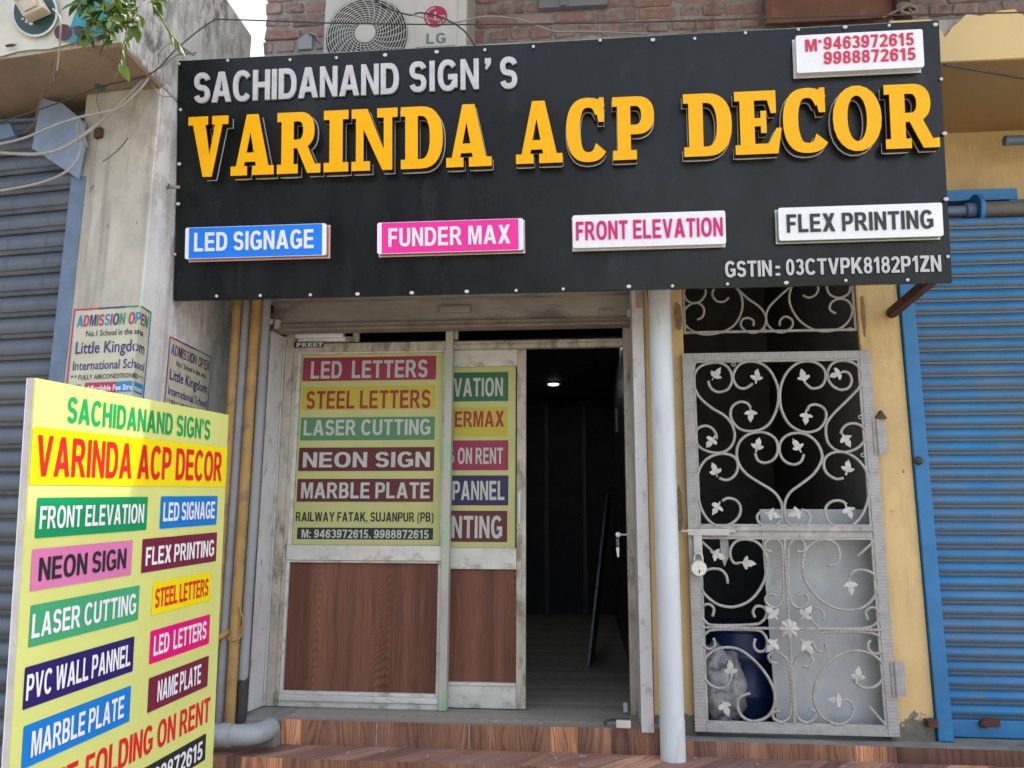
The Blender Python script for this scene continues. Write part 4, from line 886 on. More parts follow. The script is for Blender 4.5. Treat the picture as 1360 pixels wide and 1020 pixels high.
xh = h0.x; tube(bm, smooth_path([(xh, yD, h0.z), (xh, yD-.028, h0.z-.006), (xh, yD-.032, h0.z-.03), (xh, yD-.032, h1.z+.03), (xh, yD-.028, h1.z+.006), (xh, yD, h1.z)]), .007, 10)
lathe(bm, (xh, yD, h0.z), (0, -1, 0), [(0, .012), (.004, .012)], 10); lathe(bm, (xh, yD, h1.z), (0, -1, 0), [(0, .012), (.004, .012)], 10)
obj('handle', bm, M('bright_handle', (.62, .62, .6), .3, .1, 20), T, smooth=R(40))

# shop shutter: hood, rolled-up curtain edge, side channels
T = thing('roller_shutter', 'grimy rolled up shutter over the shop door with chipped white side channels', 'roller shutter', (at(600, 420, Y(-.2)).x, -.15, SILL))
xs0 = at(362, 420, Y(-.1)).x; xs1 = at(839, 410, Y(-.1)).x
z_a, z_b, z_c = at(600, 437.0, Y(-.1)).z, at(600, 427.5, Y(-.1)).z, at(600, 398, Y(-.1)).z
bm = BM(); box(bm, xs0, xs1, -.13, -.05, z_a, z_b); box(bm, xs0, xs1, -.145, -.1305, z_a, z_a+.012); obj('bottom_rail', bm, M('rust_brown_rail', (.24, .19, .155), .6, .25, 8, ((.13, .065, .04), .25, 12), .2), T, bevel=.003)
bm = BM(); box(bm, xs0+.005, xs1-.004, -.105, -.04, z_b+.0005, z_c); obj('curtain', bm, m_shut_grey, T)
bm = BM(); box(bm, xs0-.04, xs1+.0, -.19, .08, z_c+.03, z_c+.42); box(bm, xs0-.02, xs1, -.165, -.06, z_c+.0005, z_c+.0295); obj('hood', bm, m_shut_grey, T, bevel=.004)
bm = BM()
q = rp(-.107, 585, 625, 407, 416); box(bm, q[0], q[1], -.125, -.1055, q[2], q[3]); obj('lock_plate', bm, m_shut_grey, T, bevel=.003); bm = BM(); q = rp(-.107, 795, 815, 411, 418); box(bm, q[0], q[1], -.12, -.1055, q[2], q[3])
obj('lock_plate', bm, m_shut_grey, T, bevel=.003)
bm = BM(); q = rp(-.14, 365, 371, 427, 437); box(bm, q[0], q[1], -.15, -.09, q[2], q[3]+.01); obj('stop_lug', bm, m_alu_b, T, bevel=.004); bm = BM(); q = rp(-.14, 833, 838, 411, 421); box(bm, q[0], q[1], -.15, -.09, q[2], q[3]); obj('stop_lug', bm, m_alu_b, T, bevel=.004)
xc0 = at(345, 690, Y(-.25)).x
ztop = z_a-.003
# left channel: a deep plate seen on its inner face
bm = BM(); pz = SILL+.003
xcp = at(352, 690, Y(-.10)).x
prism(bm, [(xcp-.012, -.15, pz), (xcp-.008, -.005, pz), (xcp+.012, -.005, pz), (xcp-.004, -.15, pz)], (0, 0, ztop-pz)); prism(bm, [(xcp+.0125, -.02, pz), (xa[0]-.001, -.02, pz), (xa[0]-.001, .02, pz), (xcp+.0125, .02, pz)], (0, 0, ztop-pz)); obj('side_channel', bm, m_white_paint, T, bevel=.003)
# right channel, its foot hanging over the sill edge
r0 = at(845.5, 690, Y(-.285)).x; r1 = at(861.5, 690, Y(-.285)).x; zf = at(860, 973, Y(-.285)).z
bm = BM(); box(bm, r0, r1, -.288, -.276, zf, z_c+.03); box(bm, r0, r0+.012, -.2755, -.02, SILL+.003, z_c+.03); box(bm, r1-.012, r1, -.2755, YW+.0, SILL+.003, z_c+.03); obj('side_channel', bm, m_white_paint, T, bevel=.002)
q = rp(-.29, 846, 853, 388, 409)
bm = BM(); box(bm, r0+.02, r1-.004, -.2925, -.2885, q[2], q[3]); obj('wood_chip', bm, M('bare_wood_patch', (.42, .31, .20), .7, .2, 12), T)

# ================================================================== standing board at the left
TLd, TRd = 2.02, 2.02*796/540
TL = CAM+ray(47.6, 502)*TLd; TR = CAM+ray(303.6, 551)*TRd
bu = (TR-TL).normalized(); bv = ray(935, -13300).normalized()
BD = Pl(TL, bu, bv); BW = (TR-TL).length
bot = BD.uv(282, 1048)[1]
T = thing('standing_board', 'tall pale yellow standing board listing sign work in coloured strips, at lower left', 'sign board', BD.P(BW/2, bot))
bm = BM(); prism(bm, [BD.P(0, 0), BD.P(BW, 0), BD.P(BW, bot), BD.P(0, bot)], BD.n*-.006); obj('flex_sheet', bm, m_cream, T)
bm = BM()
for a, b, c, d in ((0, 0, .03, bot), (BW-.03, 0, BW, bot), (.0305, 0, BW-.0305, -.03), (.0305, bot+.03, BW-.0305, bot)):
    prism(bm, [BD.P(a, b, -.0065), BD.P(c, b, -.0065), BD.P(c, d, -.0065), BD.P(a, d, -.0065)], BD.n*-.017)
obj('frame', bm, M('pale_frame', (.56, .54, .55), .5, .15, 10, ((.3, .22, .3), .1, 20), .05), T)
bm = BM(); prism(bm, [BD.P(.001, -.001, -.024), BD.P(BW-.001, -.001, -.024), BD.P(BW-.001, bot+.001, -.024), BD.P(.001, bot+.001, -.024)], BD.n*-.003); obj('back_sheet', bm, m_whitebox, T)
for k, a in enumerate((.05, BW-.08)):
    bm = BM(); p = BD.P(a, bot-.001, -.0155); q = Vector((p.x, p.y, .0)); prism(bm, [p+bu*.015+BD.n*.008, p-bu*.015+BD.n*.008, p-bu*.015-BD.n*.012, p+bu*.015-BD.n*.012], q-p); obj('leg', bm, m_rust, T)
b0 = [BD.uv(x, y) for x, y in ((39.7, 566.8), (300.4, 593.8), (299, 646.7), (34.4, 643.5))]
plate('heading_band', BD, .0005, (b0[2][1]+b0[3][1])/2, BW-.0005, (b0[0][1]+b0[1][1])/2, m_yel_ink, T, .0015, None, .0004)
lettering('lettering', "SACHIDANAND SIGN'S", BD, (90, 529, 562, 279.5, 556, 583.5), m_green_txt, T, .0016, gap=.1)
lettering('lettering', 'VARINDA ACP DECOR', BD, (49, 578.5, 633, 294.8, 600, 638.5), m_red_txt, T, .003, gap=.09)
rows = [
 (((50.3, 661.5), (196.7, 659.4), (194.5, 703), (45.5, 716)), m_green_ink, 'FRONT ELEVATION', (53, 672.6, 702.5, 191.4, 669, 694.5), m_white_ink),
 (((213.9, 658.9), (289, 658.9), (287.7, 697), (212, 702)), m_bluep, 'LED SIGNAGE', (217, 667, 691.7, 285.5, 666.3, 689), m_white_ink),
 (((42.9, 730), (176.8, 716.8), (174, 763), (39.7, 786)), m_pinkp, 'NEON SIGN', (52, 741, 771.5, 168, 728, 755), m_dark_ink),
 (((190, 717), (288.5, 706), (286.7, 746.8), (187, 759.5)), m_maroon, 'FLEX PRINTING', (193.8, 725.6, 750, 284.5, 718, 739.5), m_white_ink),
 (((40.3, 804.7), (185.3, 777), (183.8, 822.6), (38.2, 860.6)), m_green2_ink, 'LASER CUTTING', (42.6, 816, 847, 181, 788, 815.5), m_white_ink),
 (((203, 773), (281, 760), (278.8, 798), (201.5, 817)), m_yel_ink, 'STEEL LETTERS', (206.5, 782, 807.5, 277, 768, 791), m_red_txt),
 (((33, 886.5), (178.5, 845.3), (176.5, 891.5), (30.3, 943)), m_navy, 'PVC WALL PANNEL', (35.3, 895, 930, 173.5, 857, 884), m_white_ink),
 (((200, 838), (278.8, 816), (278, 854), (198, 883.5)), m_mag, 'LED  LETTERS', (204.4, 844, 870.5, 274.2, 825.5, 848.5), m_white_ink),
 (((31.5, 963.5), (174, 911.5), (172, 960), (28.5, 1020)), m_bluep, 'MARBLE PLATE', (41.8, 971, 1005, 164.8, 924.5, 953), m_white_ink),
 (((197.6, 901), (277, 871), (275.9, 911.5), (196, 946.8)), m_maroon, 'NAME PLATE', (209.4, 903.5, 931.5, 267, 883, 907.5), m_white_ink)]
for c4, pm, t, tb, tm in rows:
    p = pxplate('printed_panel', BD, c4, pm, T, .0015, None, .004); lettering('lettering', t, BD, tb, tm, p, .003, gap=.09, space=.26)
fu = fit(BD, (113, 1002, 1042, 278.5, 927.5, 960))
lettering('lettering', 'FOLDING ON RENT', BD, fu, m_red_txt, T, .0016, gap=.09, px=False)
lettering('lettering', 'FREE', BD, (BD.uv(30, 1010)[0], fu[1], BD.uv(104, 1010)[0], fu[3]), m_red_txt, T, .0016, gap=.09, px=False)
c0 = BD.uv(273.5, 973.8); c1 = BD.uv(273, 1007.5)
p = plate('printed_panel', BD, .035, c1[1]-.002, c0[0], c0[1], m_dark_ink, T, .0015, None, .004)
d0 = BD.uv(268.5, 983.5); d1 = BD.uv(268.3, 1006.5); ud = BD.uv(203, 1010)[0]; pit_ = (d0[0]-ud)/8
lettering('lettering', '9988872615', BD, (d0[0]-pit_*10, d1[1], d0[0], d0[1]), m_white_ink, p, .003, gap=.08, px=False)
lettering('lettering', 'M: 9463972615,', BD, (.05, d1[1], d0[0]-pit_*10-.03, d0[1]), m_white_ink, p, .003, gap=.08, px=False)

# ================================================================== pipes beside the door
def pipe(name, px, py, y, r, z0, z1, mat, label, extra=None, n=20, joints=()):
    x = at(px, py, Y(y)).x; bm = BM(); zsx = sorted([z0, z1]+[j for j in joints])
    tube(bm, [(x+(random.uniform(-.003, .003) if 0 < i < 6 else 0), y, z0+(z1-z0)*i/6) for i in range(7)], r, n)
    for j in joints: tube(bm, [(x, y, j-.05), (x, y, j), (x, y, j+.05)], r*1.09, n)
    if extra: extra(bm, x)
    return tag(obj(name, bm, mat, smooth=R(40)), label, 'pipe')
pipe('drain_pipe', 317, 388, -.29, .023, Z2, ZB-.01, m_ybrown, 'leftmost ochre painted pipe, close against the grey party wall')
pipe('drain_pipe', 329.5, 388, -.26, .026, SILL-.048, ZB-.01, m_gpipe, 'grey pipe between the two ochre pipes left of the shop door')
o = pipe('drain_pipe', 342, 388, -.28, .0255, SILL-.045, ZB-.01, m_ybrown, 'ochre pipe right of the grey one, with a clamp strap near its foot', None, 20, (at(342, 432, Y(-.27)).z,))
zc_ = at(310, 838, Y(-.27)).z; xc_ = o.location.x
bm = BM(); tube(bm, [(xc_+math.cos(a)*.029, -.28+math.sin(a)*.029, zc_-.02+.02*math.sin(a)) for a in [i*math.pi/8 for i in range(17)]], .006, 6)
tube(bm, [(xc_-.03, -.28, zc_), (xc_-.10, -.33, zc_-.05), (xc_-.22, -.34, zc_-.09)], .013, 6); tube(bm, smooth_path([(xc_+.03, -.3, zc_), (xc_+.045, -.30, zc_+.05), (xc_+.02, -.305, zc_+.12)]), .004, 5)
tag(obj('strap', bm, m_ybrown), 'ochre clamp strap tied round the foot of the ochre pipe', 'strap')
def foot(bm, x):
    tube(bm, [(x, -.24, SILL+.04), (x, -.24, SILL-.02)], .029, 20)
pipe('drain_pipe', 355, 388, -.24, .0255, SILL-.02, ZB-.01, plaster('grey_pipe_stained', (.27, .275, .285), .15, (.055, .052, .048), SILL+.18, .22, .3, .2), 'grey pipe with a black stained foot beside the chipped white side channel', foot)
pe = at(330, 974, Y(-.42)); r_ = .047
path = [Vector((XW+.02, -.46, pe.z)), Vector((pe.x-.06, -.46, pe.z)), Vector((pe.x-.02, -.455, pe.z)), Vector((pe.x+.03, -.43, pe.z)), Vector((pe.x+.055, -.38, pe.z)), Vector((pe.x+.06, -.31, pe.z-.0))]
bm = BM(); tube(bm, smooth_path(path), r_, 20); tube(bm, [path[1]-Vector((.05, 0, 0)), path[1]], r_*1.1, 20)
tag(obj('pipe_elbow', bm, m_elbow, smooth=R(40)), 'grey plastic pipe elbow lying on the step at the foot of the pipes', 'pipe')
# big pale pipe
yP = -.335; rP = .0545; xP = (at(879, 1000, Y(yP)).x+at(908.8, 1000, Y(yP)).x)/2
bm = BM(); tube(bm, [(xP, yP, Z2+.0), (xP, yP, 1.2), (xP, yP, 2.2), (xP, yP, ZB-.002)], rP, 32); tube(bm, [(xP, yP, Z2+.001), (xP, yP, Z2+.17)], rP*1.035, 32)
tag(obj('drain_pipe', bm, m_pvc, smooth=R(40)), 'thick pale grey plastic drain pipe standing between shop door and iron gate', 'pipe')
bm = BM(); p = at(866, 400, Y(-.2)); tube(bm, smooth_path([at(860, 385, Y(-.2)), at(862, 410, Y(-.2)), at(864, 440, Y(-.2)), at(866, 446, Y(-.2))]), .003, 5)
tag(obj('wire', bm, m_dcable), 'thin dark wire hanging beside the top of the pale drain pipe', 'wire')

# ================================================================== iron gate
GY = -.19; GT = Pl((0, GY, 0), (1, 0, 0), (0, 0, 1))
za = lambda x, y: (890+x/3, 370+y/3); zb2 = lambda x, y: (890+x/3.091, 690+y/3.091)
T = thing('iron_gate', 'silver painted wrought iron gate with scrolls and ivy leaves, closed and padlocked', 'gate', (at(1040, 970, Y(GY)).x, GY, THR+.02))
gx0 = at(913.5, 700, Y(GY)).x; gx1 = at(1173.5, 700, Y(GY)).x; gz1 = at(1030, 467.5, Y(GY)).z; gz0 = at(1050, 975, Y(GY)).z
fw = .052; gzm0, gzm1 = at(1040, 714, Y(GY)).z, at(1040, 702, Y(GY)).z
for ax_, nm_, bxs in ((2, 'stile', ((gx0, gx0+fw, gz0, gz1), (gx1-fw, gx1, gz0, gz1))), (0, 'rail', ((gx0+fw+.0005, gx1-fw-.0005, gz1-fw*.75, gz1), (gx0+fw+.0005, gx1-fw-.0005, gz0, gz0+fw*.75)))):
    s = NT('hatched_frame'); zz_ = s.xyz(s.pos())
    hgt = s.math('SINE', s.math('MULTIPLY', zz_[ax_], 400))
    c = s.mix(s.ramp(s.noise(30, 6, .7), ((.45, 0), (.8, .8))), (.37, .365, .36), (.22, .19, .16)); c = s.mix(s.ramp(hgt, ((.3, 0), (.9, .14))), c, (.25, .24, .23)); s.col(c); s.rough(.5); s.bump(hgt, .16, .002)
    for a_, b_, c_, d_ in bxs: bm = BM(); box(bm, a_, b_, GY-.006, GY+.03, c_, d_); obj(nm_, bm, s.m, T, bevel=.003)
bm = BM(); e = .004
ix0, ix1 = gx0+fw+.001, gx1-fw-.001
box(bm, ix0, ix1, GY-.009, GY+.02, gzm1-.012, gzm1+.010); box(bm, ix0, ix1, GY-.002, GY+.02, gzm0+.002, gzm1-.0125); obj('mid_rail', bm, m_gate, T, bevel=.002)
for z0, z1 in ((gzm1+.0105, gz1-fw*.75-.0005), (gz0+fw*.75+.0005, gzm0+.0015)):
    bm = BM(); t_ = .010
    box(bm, ix0, ix0+t_, GY-.003, GY+.012, z0, z1); box(bm, ix1-t_, ix1, GY-.003, GY+.012, z0, z1); box(bm, ix0+t_+.0003, ix1-t_-.0003, GY-.003, GY+.012, z1-t_, z1); box(bm, ix0+t_+.0003, ix1-t_-.0003, GY-.003, GY+.012, z0, z0+t_); obj('inner_frame', bm, m_gate, T)
m_twist = None
s = NT('twisted_bar'); g_ = s.pos(); xx = s.xyz(g_); q_ = s.math('SINE', s.math('MULTIPLY', s.math('ADD', s.math('ADD', xx[0], xx[1]), xx[2]), 330))
c = s.mix(s.ramp(s.noise(26, 6, .7), ((.42, 0), (.75, .8))), (.42, .41, .385), (.21, .17, .135)); c = s.mix(s.ramp(q_, ((0, .2), (.6, 0))), c, (.24, .225, .21)); s.col(c); s.rough(.5); s.bump(q_, .35, .002); m_twist = s.m
def scroll(parent, pts, conv, pl_y, r=.0072, mat=None, name='scroll', taper=True, off=0):
    p3 = [at(*conv(*p), Y(pl_y)) for p in pts]; p3 = [Vector((p.x, pl_y+off, p.z)) for p in p3]; sp = smooth_path(p3, 5); n = len(sp)
    bm = BM(); tube(bm, sp, r, 7); return obj(name, bm, mat or m_twist, parent, smooth=True)
def iron_leaf(parent, x, y, tipdir, conv, pl_y, size=.078):
    """three-lobed ivy leaf: tipdir = direction (photo pixels) the leaf points to"""
    c = at(*conv(x, y), Y(pl_y)); d = Vector((tipdir[0], 0, -tipdir[1])).normalized(); e_ = Vector((0, -1, 0)).cross(d)
    half = [(-.75, .07), (-.38, .11), (-.34, .34), (-.20, .58), (.0, .74), (.10, .62), (.10, .40), (.20, .27), (.42, .34), (.66, .24), (.86, .10)]
    out = half+[(1.06, 0)]+[(a, -b) for a, b in half[::-1]]
    j = lambda: random.uniform(-.05, .05)
    bm = BM(); f_ = [bm.verts.new(c+(d*(a+j())+e_*(b+j()))*size*.55+Vector((0, -.014-.012*abs(b)+random.uniform(-.002, .002), 0))) for a, b in out]
    ce = bm.verts.new(c+Vector((0, -.021, 0))+d*size*.08); ba = [bm.verts.new(v.co+Vector((0, .007, 0))) for v in f_]; cb = bm.verts.new(c+Vector((0, -.008, 0)))
    n = len(f_)
    for i in range(n):
        bm.faces.new((f_[i], f_[(i+1) % n], ce)); bm.faces.new((ba[(i+1) % n], ba[i], cb)); bm.faces.new((f_[(i+1) % n], f_[i], ba[i], ba[(i+1) % n]))
    bmesh.ops.recalc_face_normals(bm, faces=bm.faces[:])
    return obj('leaf', bm, m_leaf_iron, parent, smooth=R(50))
UP = [
 ([(153, 408), (155, 422), (168, 442), (195, 452), (230, 440), (247, 402), (235, 360), (205, 338), (165, 336), (120, 350), (97, 382), (93, 420), (115, 470), (165, 515), (215, 545), (245, 580), (257, 625), (245, 665), (215, 690), (175, 694), (130, 680), (102, 652), (98, 620), (115, 594), (145, 587), (170, 600), (183, 622), (184, 640)], [(180, 385, (.6, -.8)), (163, 648, (-.6, .8))]),
 ([(328, 418), (300, 437), (270, 432), (252, 402), (256, 370), (280, 340), (320, 330), (365, 340), (400, 370), (425, 420), (432, 465), (424, 520), (397, 575), (360, 601), (320, 608), (280, 600), (250, 572), (240, 540), (248, 510), (275, 492), (305, 496), (320, 515)], [(342, 395, (.2, -1)), (318, 540, (0, 1))]),
 ([(540, 418), (553, 430), (570, 438), (600, 430), (618, 402), (615, 365), (590, 340), (555, 330), (510, 336), (470, 368), (445, 415), (437, 465), (443, 520), (470, 575), (510, 604), (550, 612), (590, 601), (615, 572), (622, 540), (610, 515), (580, 502), (555, 508), (545, 528)], [(528, 395, (-.2, -1)), (538, 552, (-.1, 1))]),
 ([(686, 371), (710, 376), (723, 405), (710, 435), (680, 443), (650, 430), (630, 402), (628, 370), (645, 340), (680, 327), (725, 334), (757, 360), (765, 392), (755, 430), (725, 465), (690, 500), (650, 540), (625, 575), (620, 612), (630, 655), (660, 683), (700, 691), (745, 676), (774, 645), (778, 615), (765, 590), (735, 577), (705, 582), (686, 600), (680, 620)], [(662, 382, (-.8, .3)), (696, 642, (.5, .9))]),
 ([(338, 695), (350, 725), (380, 734), (412, 720), (428, 690), (425, 650), (403, 625), (365, 612), (320, 618), (285, 640), (266, 680), (270, 730), (300, 775), (350, 810), (400, 840), (430, 870), (446, 910), (440, 955), (420, 984), (385, 992), (357, 976), (346, 950), (358, 932), (385, 925)], [(345, 668, (.3, -1)), (402, 940, (1, .3))]),
 ([(533, 700), (520, 730), (490, 741), (455, 726), (436, 692), (440, 652), (465, 625), (505, 615), (550, 625), (585, 655), (605, 700), (599, 735), (570, 780), (520, 820), (480, 850), (458, 890), (457, 940), (470, 975), (505, 992), (540, 985), (558, 960), (548, 932), (522, 920)], [(505, 670, (-.5, -1)), (500, 935, (-1, .3))]),
 ([(195, 795), (225, 803), (255, 786), (270, 750), (260, 716), (225, 699), (180, 702), (140, 724), (115, 763), (105, 815), (111, 870), (130, 930), (165, 974), (205, 988), (247, 974), (275, 945), (280, 910), (262, 883), (230, 875), (207, 886)], [(178, 768, (-.3, -1)), (185, 912, (-.6, .9))]),
 ([(690, 795), (660, 798), (625, 776), (612, 745), (620, 712), (655, 692), (700, 694), (745, 720), (779, 763), (793, 815), (788, 880), (765, 940), (730, 980), (690, 995), (650, 986), (622, 950), (620, 912), (645, 888), (680, 886), (703, 900)], [(702, 757, (.2, -1)), (706, 925, (.4, 1))])]
for pts, lv in UP:
    scroll(T, pts, za, GY, .0072, m_gate)
    for x, y, d in lv: iron_leaf(T, x, y, d, za, GY)
LO = [
 [(418, 130), (395, 126), (386, 103), (408, 82), (440, 84), (459, 110), (463, 150), (465, 300), (455, 340), (430, 362), (402, 350), (391, 325), (408, 306), (434, 313)],
 [(520, 131), (548, 128), (553, 104), (535, 82), (507, 84), (488, 110), (484, 150), (488, 300), (500, 343), (527, 362), (556, 350), (567, 325), (549, 304), (523, 311)],
 [(442, 590), (414, 584), (404, 560), (424, 542), (460, 555), (485, 590), (492, 640), (498, 770), (485, 815), (455, 832), (425, 816), (424, 792), (448, 785)],
 [(545, 602), (575, 600), (584, 572), (560, 548), (531, 560), (510, 595), (505, 640), (512, 770), (526, 815), (560, 834), (590, 817), (596, 792), (572, 778)],
 [(174, 398), (179, 365), (156, 347), (130, 360), (124, 390), (146, 420), (182, 434), (340, 431), (380, 416), (396, 387), (386, 362), (355, 356), (340, 378), (348, 402)],
 [(178, 486), (184, 515), (165, 531), (140, 521), (131, 490), (150, 464), (187, 452), (345, 453), (385, 470), (399, 505), (390, 535), (362, 541), (344, 520), (349, 488)],
 [(628, 412), (629, 384), (604, 363), (580, 375), (577, 405), (600, 435), (642, 448), (790, 446), (840, 431), (861, 400), (851, 370), (825, 361), (802, 380), (812, 412)],
 [(635, 508), (639, 530), (620, 543), (596, 531), (586, 500), (605, 475), (642, 462), (800, 463), (850, 475), (871, 505), (868, 535), (848, 551), (820, 541), (811, 515), (822, 495)],
 [(285, 178), (262, 178), (247, 150), (250, 115), (276, 87), (320, 82), (365, 100), (393, 145), (398, 200), (377, 270), (330, 330), (265, 358), (200, 350), (147, 312), (121, 265), (128, 225), (160, 204), (205, 205), (230, 230), (236, 263)],
 [(648, 190), (686, 180), (696, 140), (675, 96), (630, 82), (588, 95), (555, 130), (543, 190), (555, 252), (600, 315), (660, 356), (730, 372), (792, 360), (836, 320), (853, 270), (840, 228), (800, 208), (757, 210), (737, 232)],
 [(250, 648), (230, 685), (195, 692), (155, 670), (133, 627), (140, 577), (175, 540), (225, 525), (287, 535), (350, 583), (400, 645), (428, 710), (425, 770), (395, 812), (340, 828), (298, 810), (276, 770), (286, 730), (328, 713)],
 [(752, 660), (770, 678), (800, 691), (840, 686), (872, 655), (880, 620), (860, 577), (810, 546), (745, 540), (680, 564), (625, 620), (593, 690), (595, 760), (630, 815), (690, 841), (735, 822), (753, 785), (740, 750), (705, 735)]]
for pts in LO: scroll(T, pts, zb2, GY, .0070)
for x, y, d in ((312, 178, (1, .1)), (735, 270, (.1, 1)), (247, 615, (-.1, -1)), (765, 640, (.2, -1)), (683, 738, (-1, 0)), (190, 145, (.9, .4)), (222, 765, (.4, .9))): iron_leaf(T, x, y, d, zb2, GY, .08)
for x, y, d in ((418, 385, (-.7, -.8)), (552, 385, (.7, -.8)), (418, 512, (-.7, .8)), (556, 516, (.7, .8))): iron_leaf(T, x, y, d, zb2, GY, .085)
for a, b in (((470, 82), (508, 834)), ((125, 440), (872, 456))):
    pa, pb = at(*zb2(*a), Y(GY)), at(*zb2(*b), Y(GY)); m_ = (pa+pb)/2
    if abs(pa.x-pb.x) < .1: pa.x = pb.x = m_.x
    else: pa.z = pb.z = m_.z
    bm = BM(); tube(bm, [pa+Vector((0, -.004, 0)), pb+Vector((0, -.004, 0))], .0065, 6); obj('bar', bm, m_twist, T)
for a, b in (((770, 150), (836, 90)), ((815, 765), (888, 848)), ((132, 92), (186, 142))):
    pa, pb = at(*zb2(*a), Y(GY)), at(*zb2(*b), Y(GY)); bm = BM(); tube(bm, [pa, pb], .006, 6); obj('bar', bm, m_gate, T)
c = at(*zb2(488, 450), Y(GY-.02)); bm = BM(); cv = bm.verts.new(c+Vector((0, -.016, 0))); rg = []
for i in range(48):
    a = i*2*math.pi/48; rr = .043*(1+.08*math.cos(8*a)); rg.append(bm.verts.new(c+Vector((math.cos(a)*rr, .002-.006*abs(math.cos(4*a)), math.sin(a)*rr))))
rm = [bm.verts.new(c+Vector((math.cos(i*2*math.pi/48)*.019, -.014-.003*math.cos(8*i*2*math.pi/48), math.sin(i*2*math.pi/48)*.019))) for i in range(48)]
rb_ = [bm.verts.new(v.co*1+Vector((0, .02, 0))) for v in rg]
for i in range(48):
    j = (i+1) % 48; bm.faces.new((rg[j], rg[i], rm[i], rm[j])); bm.faces.new((rm[j], rm[i], cv)); bm.faces.new((rg[i], rg[j], rb_[j], rb_[i]))
bmesh.ops.recalc_face_normals(bm, faces=bm.faces[:]); obj('rosette', bm, m_leaf_iron, T, smooth=R(60))
def ringo(parent, x, y, conv, yy, r=.0085):
    c = at(*conv(x, y), Y(yy)); bm = BM(); tube(bm, [c+Vector((math.cos(a)*r, 0, math.sin(a)*r)) for a in [i*math.pi/7 for i in range(15)]], .0035, 6); return obj('ring', bm, m_gate, parent, smooth=True)
for x, y in ((95, 342), (252, 342), (98, 537), (103, 706), (110, 987), (325, 987), (758, 552), (768, 703), (790, 990)): ringo(T, x, y, za, GY)
# hinges on the right, hasp on the left
for xl, xr, yt, yb in ((1166, 1177, 556, 603), (1190, 1202, 879, 925)):
    q = rp(GY-.01, xl, xr, yt, yb); bm = BM(); box(bm, q[0]-.02, q[1], GY-.012, GY-.0065, q[2], q[3]); tube(bm, [((q[0]), GY-.016, q[2]), ((q[0]), GY-.016, q[3])], .007, 8); obj('hinge', bm, m_gate, T)
q = rp(GY-.02, 1163, 1177, 545, 556); bm = BM(); prism(bm, [(q[0], GY-.03, q[2]), (q[1], GY-.03, q[2]), ((q[0]+q[1])/2, GY-.03, q[3])], (0, .04, 0)); obj('hinge_pin', bm, m_rust, T)
q = rp(GY-.014, 913, 968, 702.5, 711); bm = BM(); box(bm, q[0], q[1], GY-.024, GY-.0095, q[2], q[3]); tube(bm, [(q[0]-.03, GY-.018, (q[2]+q[3])/2+.004), (q[1]+.03, GY-.018, (q[2]+q[3])/2+.004)], .006, 8)
q = rp(GY-.014, 921, 932.5, 709, 737); box(bm, q[0], q[1], GY-.022, GY-.0095, q[2], q[3]); obj('hasp', bm, m_leaf_iron, T, bevel=.002)
q = rp(GY+.0, 960, 966, 706, 753); bm = BM(); prism(bm, [(q[0]-.008, GY+.021, q[2]+.05), (q[0]+.008, GY+.021, q[2]), (q[1]+.01, GY+.021, q[2]+.05), (q[1]+.01, GY+.021, q[3]), (q[0]-.008, GY+.021, q[3])], (0, .004, 0)); obj('latch_plate', bm, m_gate, T)
# padlock
c = at(*zb2(117, 200), Y(GY-.045)); bm = BM(); lathe(bm, c+Vector((0, .012, 0)), (0, -1, 0), [(0, .034), (.003, .0375), (.021, .0375), (.025, .034), (.0255, .001)], 32)
T2 = thing('padlock', 'round steel padlock hanging from the hasp of the iron gate', 'padlock', c-Vector((0, 0, .04)))
obj('body', bm, M('chrome', (.66, .65, .62), .3, .1, 20, None, .02, metal=.35), T2, smooth=R(40))
bm = BM(); tube(bm, smooth_path([c+Vector((-.019, 0, .03)), c+Vector((-.019, 0, .052)), c+Vector((-.012, 0, .066)), c+Vector((0, 0, .071)), c+Vector((.012, 0, .066)), c+Vector((.019, 0, .052)), c+Vector((.019, 0, .03))]), .0052, 8); obj('shackle', bm, m_steel, T2, smooth=True)
bm = BM(); q = c+Vector((.002, -.0138, -.012)); lathe(bm, q, (0, -1, 0), [(0, .0045), (.0012, .0045)], 10); box(bm, q.x-.0018, q.x+.0018, q.y-.0012, q.y+.002, q.z-.013, q.z); obj('keyhole', bm, m_black_pl, T2)

